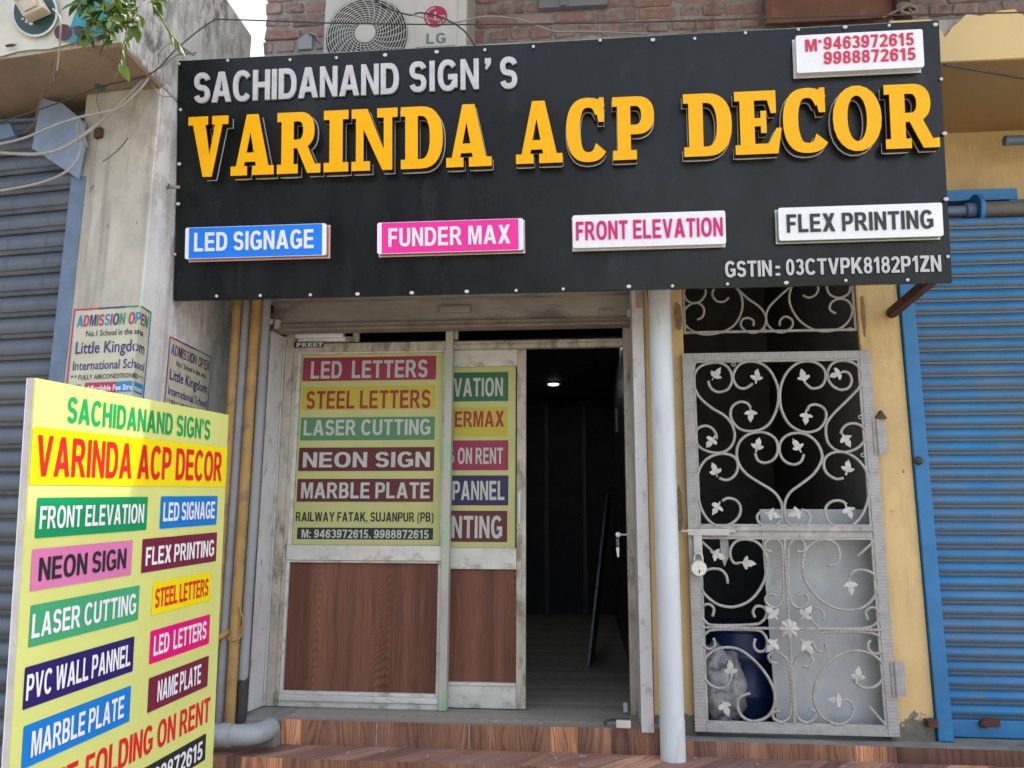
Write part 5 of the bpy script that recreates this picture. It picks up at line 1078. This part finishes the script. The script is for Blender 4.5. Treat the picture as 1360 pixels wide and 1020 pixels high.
# fanlight grille over the gate
FY = -.13; T = thing('window_grille', 'white scrolled iron grille over the gate, half hidden by the black sign', 'grille', (at(1020, 440, Y(FY)).x, FY, at(1020, 441, Y(FY)).z))
fx0, fx1 = XG0+.004, XG1-.004; fz0 = at(1020, 441.5, Y(FY)).z; fz1 = fz0+.62
bm = BM(); box(bm, fx0, fx1, FY-.006, FY+.006, fz0, fz0+.012); box(bm, fx0, fx1, FY-.006, FY+.006, fz1-.012, fz1); box(bm, fx0, fx0+.012, FY-.006, FY+.006, fz0+.0125, fz1-.0125); box(bm, fx1-.012, fx1, FY-.006, FY+.006, fz0+.0125, fz1-.0125); obj('frame', bm, m_gate, T)
FL = [[(200, 20), (175, 40), (168, 65), (185, 89), (213, 92), (233, 76)],
 [(70, 30), (55, 50), (63, 82), (90, 98), (120, 90), (140, 62), (138, 35)],
 [(108, 164), (130, 150), (134, 120), (115, 99), (85, 100), (57, 125), (50, 162), (75, 200), (130, 222), (200, 215), (255, 185), (284, 132), (286, 80), (268, 42), (235, 15)],
 [(245, 22), (268, 42), (310, 80), (358, 115), (380, 150), (377, 187), (350, 213), (310, 213), (282, 190), (287, 164), (310, 156), (331, 168), (331, 188)],
 [(500, 15), (474, 36), (420, 85), (390, 120), (382, 155), (391, 188), (420, 211), (455, 213), (486, 190), (485, 165), (460, 151), (439, 165), (436, 188)],
 [(500, 10), (481, 40), (474, 85), (490, 132), (525, 176), (580, 206), (640, 209), (690, 190), (721, 150), (722, 110), (700, 85), (665, 82), (639, 100), (637, 125), (660, 140)],
 [(528, 66), (550, 76), (577, 66), (590, 42), (580, 15)], [(622, 25), (628, 52), (645, 70), (678, 76), (710, 60), (718, 30)]]
for pts in FL: scroll(T, pts, za, FY, .0062, m_gate)
for x, y in ((60, 214), (378, 208), (718, 202)): ringo(T, x, y, za, FY)

# things behind the gate
q = rp(-.10, 1012, 1176, 676, 980)
bm = BM(); xk = at(1030, 970, Y(-.10)).x; xl_ = at(1011, 676, Y(-.10)).x
prism(bm, [(xl_+.02, -.105, THR+.002), (q[1]+.02, -.105, THR+.002), (q[1]+.02, -.06, q[3]), (xl_+.0, -.06, q[3])], (0, .008, 0)); tag(obj('sheet', bm, m_sheet, bevel=.002), 'dusty white sheet leaning inside the gate behind its right half', 'sheet')
bc = at(992, 965, Zp(THR)); bx = at(988, 900, Y(.22)).x
T2 = thing('barrel', 'dark blue plastic barrel standing behind the lower left of the gate', 'barrel', (bx, .22, THR))
m_barrel = M('blue_plastic', (.006, .022, .085), .4, .15, 6, ((.12, .12, .12), .08, 9), .05)
bm = BM(); lathe(bm, (bx, .22, THR), (0, 0, 1), [(0, .16), (.03, .175), (.12, .185), (.13, .192), (.15, .192), (.16, .185), (.30, .185), (.31, .192), (.33, .192), (.34, .185), (.42, .17), (.45, .15)], 36); obj('body', bm, m_barrel, T2, smooth=R(40))
bm = BM(); lathe(bm, (bx, .22, THR+.44), (0, 0, 1), [(0, .17), (.025, .172), (.035, .16), (.036, .001)], 36); obj('lid', bm, m_barrel, T2, smooth=R(40))
sc_ = at(953, 925, Y(.0)); bm = BM(); bmesh.ops.create_icosphere(bm, subdivisions=4, radius=1)
from mathutils import noise as mnoise
for v in bm.verts:
    d = v.co.copy(); k = 1+.28*mnoise.fractal(d*2.1+Vector((3, 1, 2)), .9, 2, 3)+.10*abs(math.sin(d.x*9+d.z*5+3*mnoise.noise(d*3)))
    v.co = Vector((d.x*.125*k, d.y*.10*k, d.z*.20*k+.02*(d.z < -.5)))
    if v.co.z < -.17: v.co.z = -.17
bmesh.ops.translate(bm, verts=bm.verts, vec=(sc_.x-.0, .0, THR+.17))
tag(obj('sack', bm, M('clear_plastic_sack', (.30, .30, .31), .35, .3, 12, ((.06, .06, .08), .4, 22), .3, 30, coat=.4), smooth=True), 'crumpled whitish plastic sack beside the blue barrel behind the gate', 'sack')
q = rp(1.86, 1076, 1096, 512, 565); T2 = thing('meter_box', 'small meter box with a yellow strip on the dark wall behind the gate', 'meter box', ((q[0]+q[1])/2, 1.86, q[2]))
bm = BM(); box(bm, q[0], q[1], 1.80, 1.899, q[2], (q[2]+q[3])/2+.03); box(bm, q[0]-.02, q[1]-.02, 1.82, 1.899, (q[2]+q[3])/2+.035, q[3]); obj('casing', bm, M('tan_box', (.38, .25, .17), .6), T2, bevel=.005)
q = rp(1.87, 1097, 1107, 508, 565); bm = BM(); box(bm, q[0], q[1], 1.87, 1.899, q[2], q[3]); obj('strip', bm, M('yellow_strip', (.4, .33, .03), .5), T2)

# ================================================================== inside the shop
for i, (px, py) in enumerate(((735, 508.5), (811, 454.5))):
    c = at(px, py, Zp(ZC)); T2 = thing('ceiling_light', ('small lit round ceiling light deep inside the dark shop', 'lit round ceiling light under the transom, nearest the shop door')[i], 'ceiling light', c-Vector((0, 0, .02)), 'ceiling lights inside the shop')
    bm = BM(); lathe(bm, c, (0, 0, -1), [(0, .075), (.012, .075), (.016, .055)], 24); obj('trim', bm, m_whitebox, T2)
    bm = BM(); lathe(bm, c-Vector((0, 0, .0165)), (0, 0, -1), [(0, .052), (.004, .048)], 24); obj('lamp', bm, M('lit_lamp', (1, .97, .92), .5, 0, 1, None, 0, emit=3), T2)
    pl_ = bpy.data.lights.new('lamp_glow', 'AREA'); pl_.shape = 'DISK'; pl_.size = .09; pl_.energy = .22; pl_.color = (.85, .92, 1); lo = bpy.data.objects.new('lamp_glow', pl_); C.objects.link(lo); lo.parent = T2; lo.location = (0, 0, -.006)
f0 = at(779, 886, Zp(SILL)); f1 = at(802, 889, Zp(SILL)); tp = at(829, 655, Y(f0.y+.1))
dd = Vector((.34, .12, 1.15)); 
bm = BM(); w_ = Vector((.10, -.06, 0)); e_ = Vector((.02, .03, 0))
a0 = Vector((f0.x, f0.y, SILL+.001)); hh = tp.z-SILL; lean = Vector((min(XR1-.15-a0.x, tp.x-a0.x-.02), .25, hh))
prism(bm, [a0, a0+Vector((.02, .0, 0)), a0+Vector((.06, .62, 0)), a0+Vector((.04, .62, 0))], lean); tag(obj('board', bm, m_dark_navy, bevel=.002), 'black board leaning against the right hand wall inside the dark shop', 'board')
bm = BM(); q0 = at(820, 560, Xp(XR1-.014)); box(bm, XR1-.032, XR1-.0125, q0.y-.07, q0.y+.07, q0.z-.10, q0.z+.11); tag(obj('switch_box', bm, M('dull_white', (.35, .35, .36), .4), bevel=.004), 'small white switch box on the dark wall inside the shop doorway', 'switch box')
kp = at(821, 710, Y(-.01)); T2 = thing('door_lock', 'pale round lock knob with keys hanging at the right jamb of the shop door', 'lock', kp)
bm = BM(); tube(bm, [(xj0-.001, -.0, kp.z), (kp.x, -.01, kp.z)], .004, 6); lathe(bm, kp+Vector((0, .008, 0)), (0, -1, 0), [(0, .008), (.004, .013), (.012, .013), (.016, .008)], 14); obj('knob', bm, m_whitebox, T2, smooth=R(50))
bm = BM()
for k in range(3): 
    c = kp+Vector((-.004, -.006, -.022-.016*k)); tube(bm, [c+Vector((math.cos(a)*.006, (math.sin(a)*.004 if k % 2 else 0), math.sin(a)*.011)) for a in [i*math.pi/5 for i in range(11)]], .0016, 5)
c = kp+Vector((-.004, -.006, -.09)); prism(bm, [c+Vector((-.008, 0, .025)), c+Vector((.008, 0, .025)), c+Vector((.006, 0, -.02)), c+Vector((-.002, 0, -.022))], (0, .002, 0)); obj('key', bm, m_steel, T2)
# padlock lying on the sill
c = at(828, 967, Zp(SILL)); T2 = thing('padlock', 'rectangular steel padlock lying open on the door sill', 'padlock', (c.x, c.y, SILL))
bm = BM(); box(bm, c.x-.034, c.x+.034, c.y-.014, c.y+.014, SILL+.001, SILL+.036); obj('body', bm, M('brushed_steel', (.58, .56, .55), .35, .12, 30, None, .05, metal=.6), T2, bevel=.004)
bm = BM(); tube(bm, smooth_path([c+Vector((-.030, .024, .03)), c+Vector((-.05, .028, .03)), c+Vector((-.075, .025, .026)), c+Vector((-.084, .018, .016)), c+Vector((-.075, .012, .01))]), .0055, 7); tube(bm, [c+Vector((-.032, .022, .03)), c+Vector((.03, .022, .034))], .006, 7); obj('shackle', bm, m_black_pl, T2, smooth=True)
q = at(831, 940, Y(-.0)); bm = BM(); box(bm, q.x-.011, q.x+.010, .0, .02, q.z-.022, q.z+.022); tag(obj('floor_stop', bm, m_alu_b, bevel=.003), 'small worn metal stop at the foot of the right door jamb', 'door stop')

# ================================================================== posters on the party wall
class Bend:
    """a sheet lying on the pillar front that turns the corner on to the side face"""
    def __init__(s, front, uc, side): s.f, s.uc, s.side = front, uc, side
    def P(s, a, b, n=0):
        if a <= s.uc: return s.f.P(a, b, n)
        return s.side.P(a-s.uc, b, n)
CUT = None
def small_text(name, text, P, u0, v0, u1, v1, mat, parent, n=.0012, off=.012):
    c = bpy.data.curves.new('t', 'FONT'); c.body = text; c.offset = off; c.resolution_u = 2
    o = bpy.data.objects.new('t', c); C.objects.link(o); dg = bpy.context.evaluated_depsgraph_get(); me = bpy.data.meshes.new_from_object(o.evaluated_get(dg))
    bpy.data.objects.remove(o); bpy.data.curves.remove(c)
    xs = [v.co.x for v in me.vertices]; x0, x1 = min(xs), max(xs); bm = BM(); bm.from_mesh(me); bpy.data.meshes.remove(me)
    if CUT: bmesh.ops.bisect_plane(bm, geom=bm.verts[:]+bm.edges[:]+bm.faces[:], plane_co=(x0+(CUT-u0)/(u1-u0)*(x1-x0), 0, 0), plane_no=(1, 0, 0))
    for v in bm.verts: v.co = P(u0+(v.co.x-x0)/(x1-x0)*(u1-u0), v0+v.co.y/.73*(v1-v0), n)
    return obj(name, bm, mat, parent)
m_paper = M('poster_paper', (.52, .52, .40), .7, .12, 6, ((.40, .38, .30), .15, 9), .25, 14)
p_blue = PR('poster_blue', (.02, .22, .45)); p_red = PR('poster_red', (.42, .03, .09)); p_navy = PR('poster_navy', (.05, .03, .17)); p_green = PR('poster_green', (.03, .25, .10)); p_ink = PR('poster_black', (.035, .03, .035))
def poster(T, P, W, H):
    def cell(u0, v0, u1, v1, mat, n=.0004, name='printed_panel', nu=10):
        bm = BM(); pr = None
        for i in range(nu+1):
            u = u0+(u1-u0)*i/nu; q = [bm.verts.new(P(u*W, -v*H, n+(.0022*math.sin(u*19)*math.sin(v*7+u*5) if name == 'sheet' else 0))) for v in (v1, v0)]
            if pr: bm.faces.new((pr[0], q[0], q[1], pr[1]))
            pr = q
        return obj(name, bm, mat, T)
    bm = BM(); nu, nv = 24, 12; g = [[bm.verts.new(P(W*i/nu, -H*j/nv, .0012+.0010*math.sin(i*1.3+j*.7))) for i in range(nu+1)] for j in range(nv+1)]
    for j in range(nv):
        for i in range(nu): bm.faces.new((g[j+1][i], g[j+1][i+1], g[j][i+1], g[j][i]))
    obj('sheet', bm, m_paper, T)
    n = .0032
    for u0, v0, u1, v1, m in ((0, 0, .3, .012, p_red), (.3, 0, .62, .012, p_navy), (.62, 0, 1, .012, p_green), (0, .012, .018, 1, p_red), (.982, .012, 1, 1, p_blue)): cell(u0, v0, u1, v1, m, n, 'border')
    L, Wd = layout('ADMISSION OPEN', sans, .10, .35); cols = [p_blue, p_red, p_navy, p_green, p_red, p_blue, p_red, p_navy, p_green, p_red, p_blue, p_red, p_green]
    bm = BM(); idx = []
    for k, (ch, x) in enumerate(L):
        f0 = len(bm.faces); add_flat(bm, glyph(ch, sans), lambda a, b, q, x=x: P((.05+.90*(a+x+b*.06)/Wd)*W, (-.135+b*.085)*H, q), n); idx += [k]*(len(bm.faces)-f0)
    o = obj('lettering', bm, cols, T)
    for p, k in zip(o.data.polygons, idx): p.material_index = k
    t = lambda s_, u0, v0, u1, v1, m, off=.012: small_text('lettering', s_, P, u0*W, -v1*H, u1*W, -v0*H, m, T, n, off)
    t('No.1 School in the area', .18, .165, .88, .21, p_ink); t('Little Kingdom', .07, .245, .93, .335, p_navy, .012); t('International School', .06, .385, .95, .455, p_navy, .01)
    t('* * FULLY AIRCONDITIONED * *', .05, .49, .95, .525, p_ink); t('CBSE', .05, .56, .18, .59, p_ink); t('Pattern', .05, .605, .19, .635, p_ink)
    cell(.23, .55, .6, .625, p_red, n); cell(.6, .55, .96, .625, p_blue, n); n2 = n; n = .0036
    t('Affordable Fee Structure', .25, .57, .94, .61, m_white_ink, .015)
    n = n2
    for k, (u0, u1, m) in enumerate(((.05, .34, p_red), (.37, .66, p_blue), (.69, .96, p_red))):
        cell(u0, .66, u1, .71, m, n); cell(u0, .725, u1, .80, p_blue, n); cell(u0, .82, u1, .89, (p_blue, p_red, p_blue)[k], n)
side = Pl((XW, YA, 0), (0, 1, 0), (0, 0, 1))
uL, vT = LB.uv(99, 411); uC = 0.0
T = thing('poster', 'torn school admission poster wrapped round the front corner of the party wall', 'poster', LB.P(uL, vT-.5), 'school admission posters')
sidew = Pl((XW, YA, 0), (0, 1, 0), (0, 0, 1)); bd = Bend(LB, 0.0, sidew)
W1 = -uL+.09; CUT = -uL
poster(T, lambda a, b, n: bd.P(uL+a, vT+b-.07*max(0, a+uL)*(a+uL > 0), n), W1, W1*1.45)
CUT = None; q0 = side.uv(225, 446); q1 = side.uv(281, 474); q2 = side.uv(220, 540)
T = thing('poster', 'school admission poster on the grey side face, near the ochre pipes', 'poster', side.P(q0[0], q0[1]-.5), 'school admission posters')
sk = (q1[1]-q0[1])/(q1[0]-q0[0])
poster(T, lambda a, b, n: side.P(q0[0]+a, q0[1]+b+sk*a, n), q1[0]-q0[0], W1*1.45*.97)

# ================================================================== painted flex on the neighbour's canopy
T = thing('banner', 'faded cream and teal flex banner on the canopy edge at top left', 'banner', LF.P(-1.0, ZSOF+.03))
zb0 = ZSOF+.035
bm = BM(); nu, nv = 30, 6
for j in range(nv+1):
    for i in range(nu+1):
        u = -.03-2.4*i/nu; v = zb0+.52*j/nv; bm.verts.new(LF.P(u, v+(.008*math.sin(i*1.7) if j == 0 else 0), .012+.008*math.sin(i*.9+j*.8)*(.4+j/nv)))
bm.verts.ensure_lookup_table()
for j in range(nv):
    for i in range(nu): k = j*(nu+1)+i; bm.faces.new((bm.verts[k+1], bm.verts[k], bm.verts[k+nu+1], bm.verts[k+nu+2]))
obj('flex', bm, M('faded_flex', (.56, .55, .47), .55, .15, 4, ((.25, .23, .2), .18, 7), .1, 8), T, smooth=True)
def bshape(name, add, mat, n, sub=[]):
    bm = BM(); f = lambda pts: [LF.uv(x, y, n) for x, y in pts]
    add_flat(bm, shape2d([f(a) for a in add], [f(a) for a in sub]), LF.P, n); return obj(name, bm, mat, T)
tl = [(80, 54), (92, 40), (98, 22), (108, -4), (130, -12), (152, -14), (150, 20), (134, 46), (108, 56)]
bshape('teal_print', [tl], M('teal_print', (.02, .25, .34), .5, .25, 8), .0245)
bshape('ring_print', [ell(46, 16, 31, 33, e=2)], M('white_print', (.58, .6, .58), .5, .2, 8), .0246, [ell(46, 16, 28, 30, e=2)])
bshape('oval_print', [ell(46, 16, 28, 30, e=2)], M('dark_green_print', (.015, .055, .05), .5, .3, 9), .0248)
bshape('spot_print', [ell(84, 43, 12, 11, e=2), ell(104, 41, 6, 7, e=2)], M('maroon_print', (.07, .02, .025), .5, .3, 9), .0252)
bm = BM()
for x, y, r in ((32, 18, 3), (37, 25, 3.5), (41, 31, 3), (35, 29, 2.2), (30, 25, 2)): 
    add_flat(bm, shape2d([[LF.uv(a, b, .0254) for a, b in ell(x, y, r, r*.8, e=2, n=10)]], []), LF.P, .0254)
obj('flower_print', bm, M('petal_print', (.55, .58, .55), .5), T)
bshape('tear', [[(6, 60), (14, 58), (23, 59), (18, 62), (9, 63)]], m_acdark, .0252)
T = thing('switch_box', 'old beige switch box fixed on the banner with a cable hanging from it', 'switch box', LF.P(*LF.uv(55, 36), .03))
m_beige = M('beige_plastic', (.50, .43, .34), .5, .15, 12, ((.25, .2, .15), .15, 20), .1)
bm = BM(); prism(bm, [LF.P(*LF.uv(x, y), .03) for x, y in ((36, 14), (64, 5), (76, 24), (49, 36))], LF.n*.05); obj('casing', bm, m_beige, T, bevel=.004)
bm = BM(); prism(bm, [LF.P(*LF.uv(x, y), .082) for x, y in ((28, 8), (60, 3), (66, 6), (60, 11), (33, 16))], LF.n*.012); obj('lid', bm, m_beige, T, bevel=.003)
bm = BM(); prism(bm, [LF.P(*LF.uv(x, y), .082) for x, y in ((45, 18), (62, 12), (69, 23), (52, 31))], LF.n*.006); obj('cover_plate', bm, m_beige, T, bevel=.002)

# ================================================================== hanging creeper
s = NT('leaf_green'); ri = s.n('NewGeometry').outputs['Random Per Island']
c = s.ramp(ri, ((0, (.035, .075, .012)), (.5, (.075, .14, .02)), (.85, (.14, .20, .03)), (1, (.24, .24, .05)))); s.col(c); s.rough(.45)
trn = s.n('BsdfTranslucent'); s.l(s.mix(1, c, (1.3, 1.5, .5), 'MULTIPLY'), trn.inputs[0]); mx = s.n('MixShader'); mx.inputs[0].default_value = .35
s.l(s.p.outputs[0], mx.inputs[1]); s.l(trn.outputs[0], mx.inputs[2]); s.l(mx.outputs[0], s.t.nodes['Material Output'].inputs[0]); m_leafg = s.m
YV = S0.y-.09
T = thing('creeper', 'leafy green creeper hanging over the canopy edge at top left', 'plant', at(135, 60, Y(YV)))
def leaf(bm, c, d, up, L, Wd, curl=.25):
    d = Vector(d).normalized(); sd2 = d.cross(Vector(up)).normalized(); nn = sd2.cross(d); g = []
    for i in range(7):
        t = i/6; wd = Wd*math.sin(math.pi*min(1, t*.93+.05))**.75*(1-.25*t); ctr = c+d*L*t-nn*curl*L*t*t
        g.append([bm.verts.new(ctr+sd2*wd*k+nn*abs(k)*wd*.35) for k in (-1, 0, 1)])
    for i in range(6):
        for k in range(2): bm.faces.new((g[i][k], g[i][k+1], g[i+1][k+1], g[i+1][k]))
stems = [[(172, -40), (158, -5), (140, 10), (124, 24), (114, 42)], [(172, -40), (160, 0), (148, 18), (146, 40), (145, 55)], [(185, -40), (180, 0), (183, 20), (182, 38)], [(190, -40), (200, 0), (214, 22), (228, 46), (238, 58)],
         [(150, -40), (140, -10), (128, -4), (116, 2), (104, 6)], [(176, -30), (170, 10), (168, 40), (164, 62), (162, 80)], [(160, -40), (156, -8), (152, 12), (150, 30)], [(210, -40), (206, -10), (212, 4)]]
bs = BM(); bl = BM()
for k, st in enumerate(stems):
    p3 = smooth_path([at(x, y, Y(YV+random.uniform(-.06, .04)-.015*k)) for x, y in st], 8); tube(bs, p3, .0028, 5)
    m = len(p3); sparse = k in (3, 5)
    for i in range(4, m, 2 if not sparse else 3):
        for q in range(1 if sparse else random.choice((1, 2, 2))):
            d = Vector((random.uniform(-1, 1), random.uniform(-.9, .2), random.uniform(-1.3, .1)))
            if sparse: d = Vector((.5, -.2, -.9))+Vector((random.uniform(-.2, .2), 0, 0))
            leaf(bl, p3[i], d, (random.uniform(-.6, .6), -1, random.uniform(.2, 1.2)), random.uniform(.045, .085), random.uniform(.013, .022) if not sparse else .007)
for x, y in ((120, 20), (128, 32), (118, 34), (134, 44), (126, 40), (113, 28), (140, 36), (132, 18), (150, 10), (157, 22), (160, 84), (168, 88), (110, 50), (146, 26), (136, 6), (124, 8), (172, 4), (180, -6), (164, -2), (150, -6), (212, 8)):
    c = at(x, y, Y(YV+random.uniform(-.1, .03))); leaf(bl, c, (random.uniform(-1, 1), random.uniform(-.8, .2), random.uniform(-1.2, .3)), (random.uniform(-.5, .5), -1, random.uniform(.3, 1.4)), random.uniform(.05, .08), random.uniform(.015, .023))
obj('stem', bs, M('green_stem', (.12, .15, .05), .6), T, smooth=True); obj('foliage', bl, m_leafg, T)

# ================================================================== cables and wires
def cable(pts, r, mat, label, name='cable', cat='cable', k=7):
    bm = BM(); tube(bm, smooth_path([at(x, y, Y(d)) for x, y, d in pts], k), r, 8); return tag(obj(name, bm, mat, smooth=True), label, cat)
cable([(-60, 200, -1.0), (0, 203, -1.0), (51, 204.6, -1.02), (84.5, 196, -1.03), (118, 174, -1.02), (152, 145, -1.0), (189, 108, -.98), (210, 91, -.92), (233, 73, -.84), (259, 70, -.72)], .0082, m_cable, 'thickest grey cable, sagging from the left edge up to the sign corner')
cable([(-60, 200, -1.02), (0, 191, -1.04), (34, 182.6, -1.05), (74, 166, -1.06), (108, 155, -1.06), (150, 146, -1.04), (167, 137, -1.03), (189, 115, -1.0), (199.5, 98, -.98), (203, 81, -.96), (216, 62.6, -.94), (230, 56, -.9), (243.5, 64, -.85), (257, 73, -.75)], .0058, m_cable, 'thinner grey cable looping up the side wall left of the sign')
cable([(-60, 176, -1.0), (0, 162, -1.0), (68, 140, -1.0), (135, 115, -1.0), (199.5, 98, -1.0), (237, 62.5, -.94), (281, 28.7, -.85), (304, 26, -.80), (460, 31, -.78), (640, 32.5, -.78), (860, 29, -.78), (1100, 22, -.78), (1360, 16.5, -.78), (1480, 13, -.78)], .0034, m_dcable, 'long dark wire strung across the whole front above the black sign')
cable([(-50, 262, -1.0), (0, 253.6, -1.0), (51, 243.5, -1.01), (84.5, 230, -1.02), (101.5, 213, -1.01), (108, 189, -.99), (103, 176, -.98), (104, 164, -.97), (108, 168, -.96), (112, 182, -.95), (116, 195, -.95)], .0056, m_cable, 'grey cable drooping across the blue side plate of the left shutter')
cable([(470, -30, -.5), (498, 0, -.5), (518, 12, -.5), (545, 20, -.5), (559, 17, -.5), (589, 24, -.52), (616, 40.6, -.54), (630, 60, -.56)], .0042, m_dcable, 'dark wire dropping past the badge of the outdoor unit', 'wire', 'wire')
cable([(545, 19, -.5), (570, 25, -.5), (603, 30, -.5), (643.5, 22, -.5), (687.5, 25.4, -.5), (714.5, 34, -.52), (738, 42, -.54), (780, 42, -.56), (860, 45, -.6)], .0044, m_cable, 'grey wire sagging along the brick wall right of the outdoor unit', 'wire', 'wire')
cable([(1253, 86, -.6), (1300, 94, -.55), (1360, 104, -.5), (1450, 122, -.4)], .0055, m_dcable, 'dark cable running right from the sign under the ochre soffit')
cable([(70, 12, -1.36), (79, 22, -1.37), (80.5, 40, -1.36), (79, 65, -1.3), (76, 94, -1.25)], .0035, m_cable, 'pale cable hanging from the beige switch box')
cable([(70.6, 76, -1.2), (68, 92, -1.2), (58, 120, -1.15), (50, 145, -1.1), (46, 162, -1.08), (33, 176, -1.05)], .0028, m_bcable, 'brown cord hanging slack under the canopy', 'cord', 'cord')
bm = BM()
for k in range(4):
    c = at(71+k*1.5, 98, Y(-1.22)); tube(bm, smooth_path([c+Vector((random.uniform(-.02, .02), 0, .06)), c+Vector((random.uniform(-.03, .03), .01, .0)), c+Vector((random.uniform(-.03, .03), -.01, -.05)), c+Vector((random.uniform(-.02, .02), 0, .01))]), .002, 5)
tag(obj('cord', bm, m_bcable, smooth=True), 'tangled brown cord ends dangling from the canopy soffit', 'cord')
bm = BM(); c = at(133, 116, Y(-1.01))
for k in range(6):
    ph = random.random()*6; tube(bm, [c+Vector((math.cos(a+ph)*random.uniform(.018, .03), math.sin(a*2)*.01, math.sin(a)*random.uniform(.008, .018))) for a in [i*math.pi/5 for i in range(11)]], .0016, 5)
tube(bm, smooth_path([c, c+Vector((-.01, 0, -.05)), at(130, 140, Y(-.99)), at(136, 158, Y(-.98))]), .0016, 5)
tag(obj('string', bm, M('green_string', (.05, .10, .09), .8), smooth=True), 'knot of green string tied on the dark wire under the canopy', 'string')
cable([(199, 106, -.94), (206, 118, -.92), (213, 126, -.90), (224, 128, -.85), (232, 122, -.72), (238, 121, -.66)], .0026, m_cable, 'short pale wire curling into the left edge of the sign', 'wire', 'wire')
cable([(136, 215, -.93), (150, 205, -.94), (160, 196, -.95), (170, 183, -.97)], .002, m_dcable, 'short stiff dark wire poking out of the cream pillar', 'wire', 'wire')
bm = BM(); c = at(133, 178, LB.pl); prism(bm, [c+eL*.02+Vector((0, 0, .025)), c-eL*.018+Vector((0, 0, .02)), c-eL*.015-Vector((0, 0, .03)), c+eL*.022-Vector((0, 0, .022))], LB.n*.025)
tag(obj('wall_hook', bm, m_rust, bevel=.005), 'small rusty stub sticking out of the cream pillar behind the cables', 'hook')
bm = BM(); p = side.P(*side.uv(222, 249)); tube(bm, [p, p+Vector((.03, -.01, -.004)), p+Vector((.07, -.015, -.008))], .008, 8); tube(bm, [p+Vector((.01, 0, .0)), p+Vector((.02, -.03, .006)), p+Vector((.05, -.03, -.012))], .004, 6)
tag(obj('tie_wire', bm, M('frayed_tie', (.3, .27, .2), .8), smooth=True), 'frayed tie holding the left edge of the sign to the wall', 'tie')

# ================================================================== across the street (seen only as reflections and shade)
T = thing('opposite_building', 'plain grey two storey building across the street', 'building', (-9, -15, 0))
bm = BM(); box(bm, -22, -1.0, -19, -15, 0, 7.2); obj('wall', bm, M('opposite_plaster', (.26, .25, .23), .9, .2, .5, None, 0), T)
bm = BM(); box(bm, -22.2, -.8, -19, -14.2, 3.5, 3.7); box(bm, -22.2, -.8, -19.2, -14.7, 7.2005, 7.5); obj('ledge', bm, m_conc, T)
for i in range(6):
    for z0, z1 in ((.2, 2.8), (4.4, 6.2)):
        x = -20.6+i*3.4; bm = BM(); box(bm, x, x+(2.4 if z0 < 1 else 1.4), -15.02, -14.97, z0, z1); obj('window', bm, m_bluegrey if z0 < 1 else m_acdark, T)

# broken plaster on the edges of the gate opening
m_broken = M('broken_plaster', (.27, .19, .11), .95, .4, 30, ((.10, .085, .07), .3, 40), .9, 40)
for (x0, x1, y0, y1) in ((894, 907.4, 398, 441), (1141.5, 1152, 384, 452), (896, 908.5, 640, 716)):
    a, b = at(x0, y0, Y(YW)), at(x1, y1, Y(YW)); pts = []; n = 16
    cx, cz, rx, rz = (a.x+b.x)/2, (a.z+b.z)/2, (b.x-a.x)/2, (a.z-b.z)/2
    for i in range(n):
        t = i*2*math.pi/n; k = random.uniform(.7, 1.0); px_ = cx+rx*k*math.cos(t)*1.0; pts.append((min(max(px_, a.x), b.x), YW-.001, cz+rz*k*math.sin(t)))
    bm = BM(); prism(bm, pts, (0, -.0045, 0)); obj('plaster_scar', bm, m_broken, B)

# grout lines in the risers, scraps on the sill and step
m_grout = M('pale_grout', (.40, .37, .33), .9, .3, 40)
bm = BM()
for px in (623, 500, 745):
    p = at(px, 975, Y(LIP)); box(bm, p.x-.0016, p.x+.0016, LIP-.0025, LIP+.001, Z2+.004, SILL-.003)
bm2 = bm; struct(obj('tile_joint', bm2, m_grout))
bm = BM()
for k in range(46):
    sill = k % 2; x = random.uniform(XS0+.02, .75 if sill else 1.4); y = random.uniform(LIP+.02, -.03) if sill else random.uniform(TR2+.02, LIP-.02); z = (SILL if sill else Z2)+.0015
    if sill and -.02 < y: continue
    a, L_, w_ = random.uniform(0, 6.3), random.uniform(.003, .018), random.uniform(.001, .004); d = Vector((math.cos(a), math.sin(a), 0)); e_ = Vector((-d.y, d.x, 0)); c = Vector((x, y, z))
    prism(bm, [c+d*L_+e_*w_, c-d*L_+e_*w_, c-d*L_-e_*w_, c+d*L_-e_*w_], (0, 0, random.uniform(.0008, .003)))
tag(obj('litter', bm, M('paper_scraps', (.50, .47, .41), .8, .35, 60)), 'tiny pale scraps of paper and straw scattered on the sill and step', 'litter', None, 'stuff')
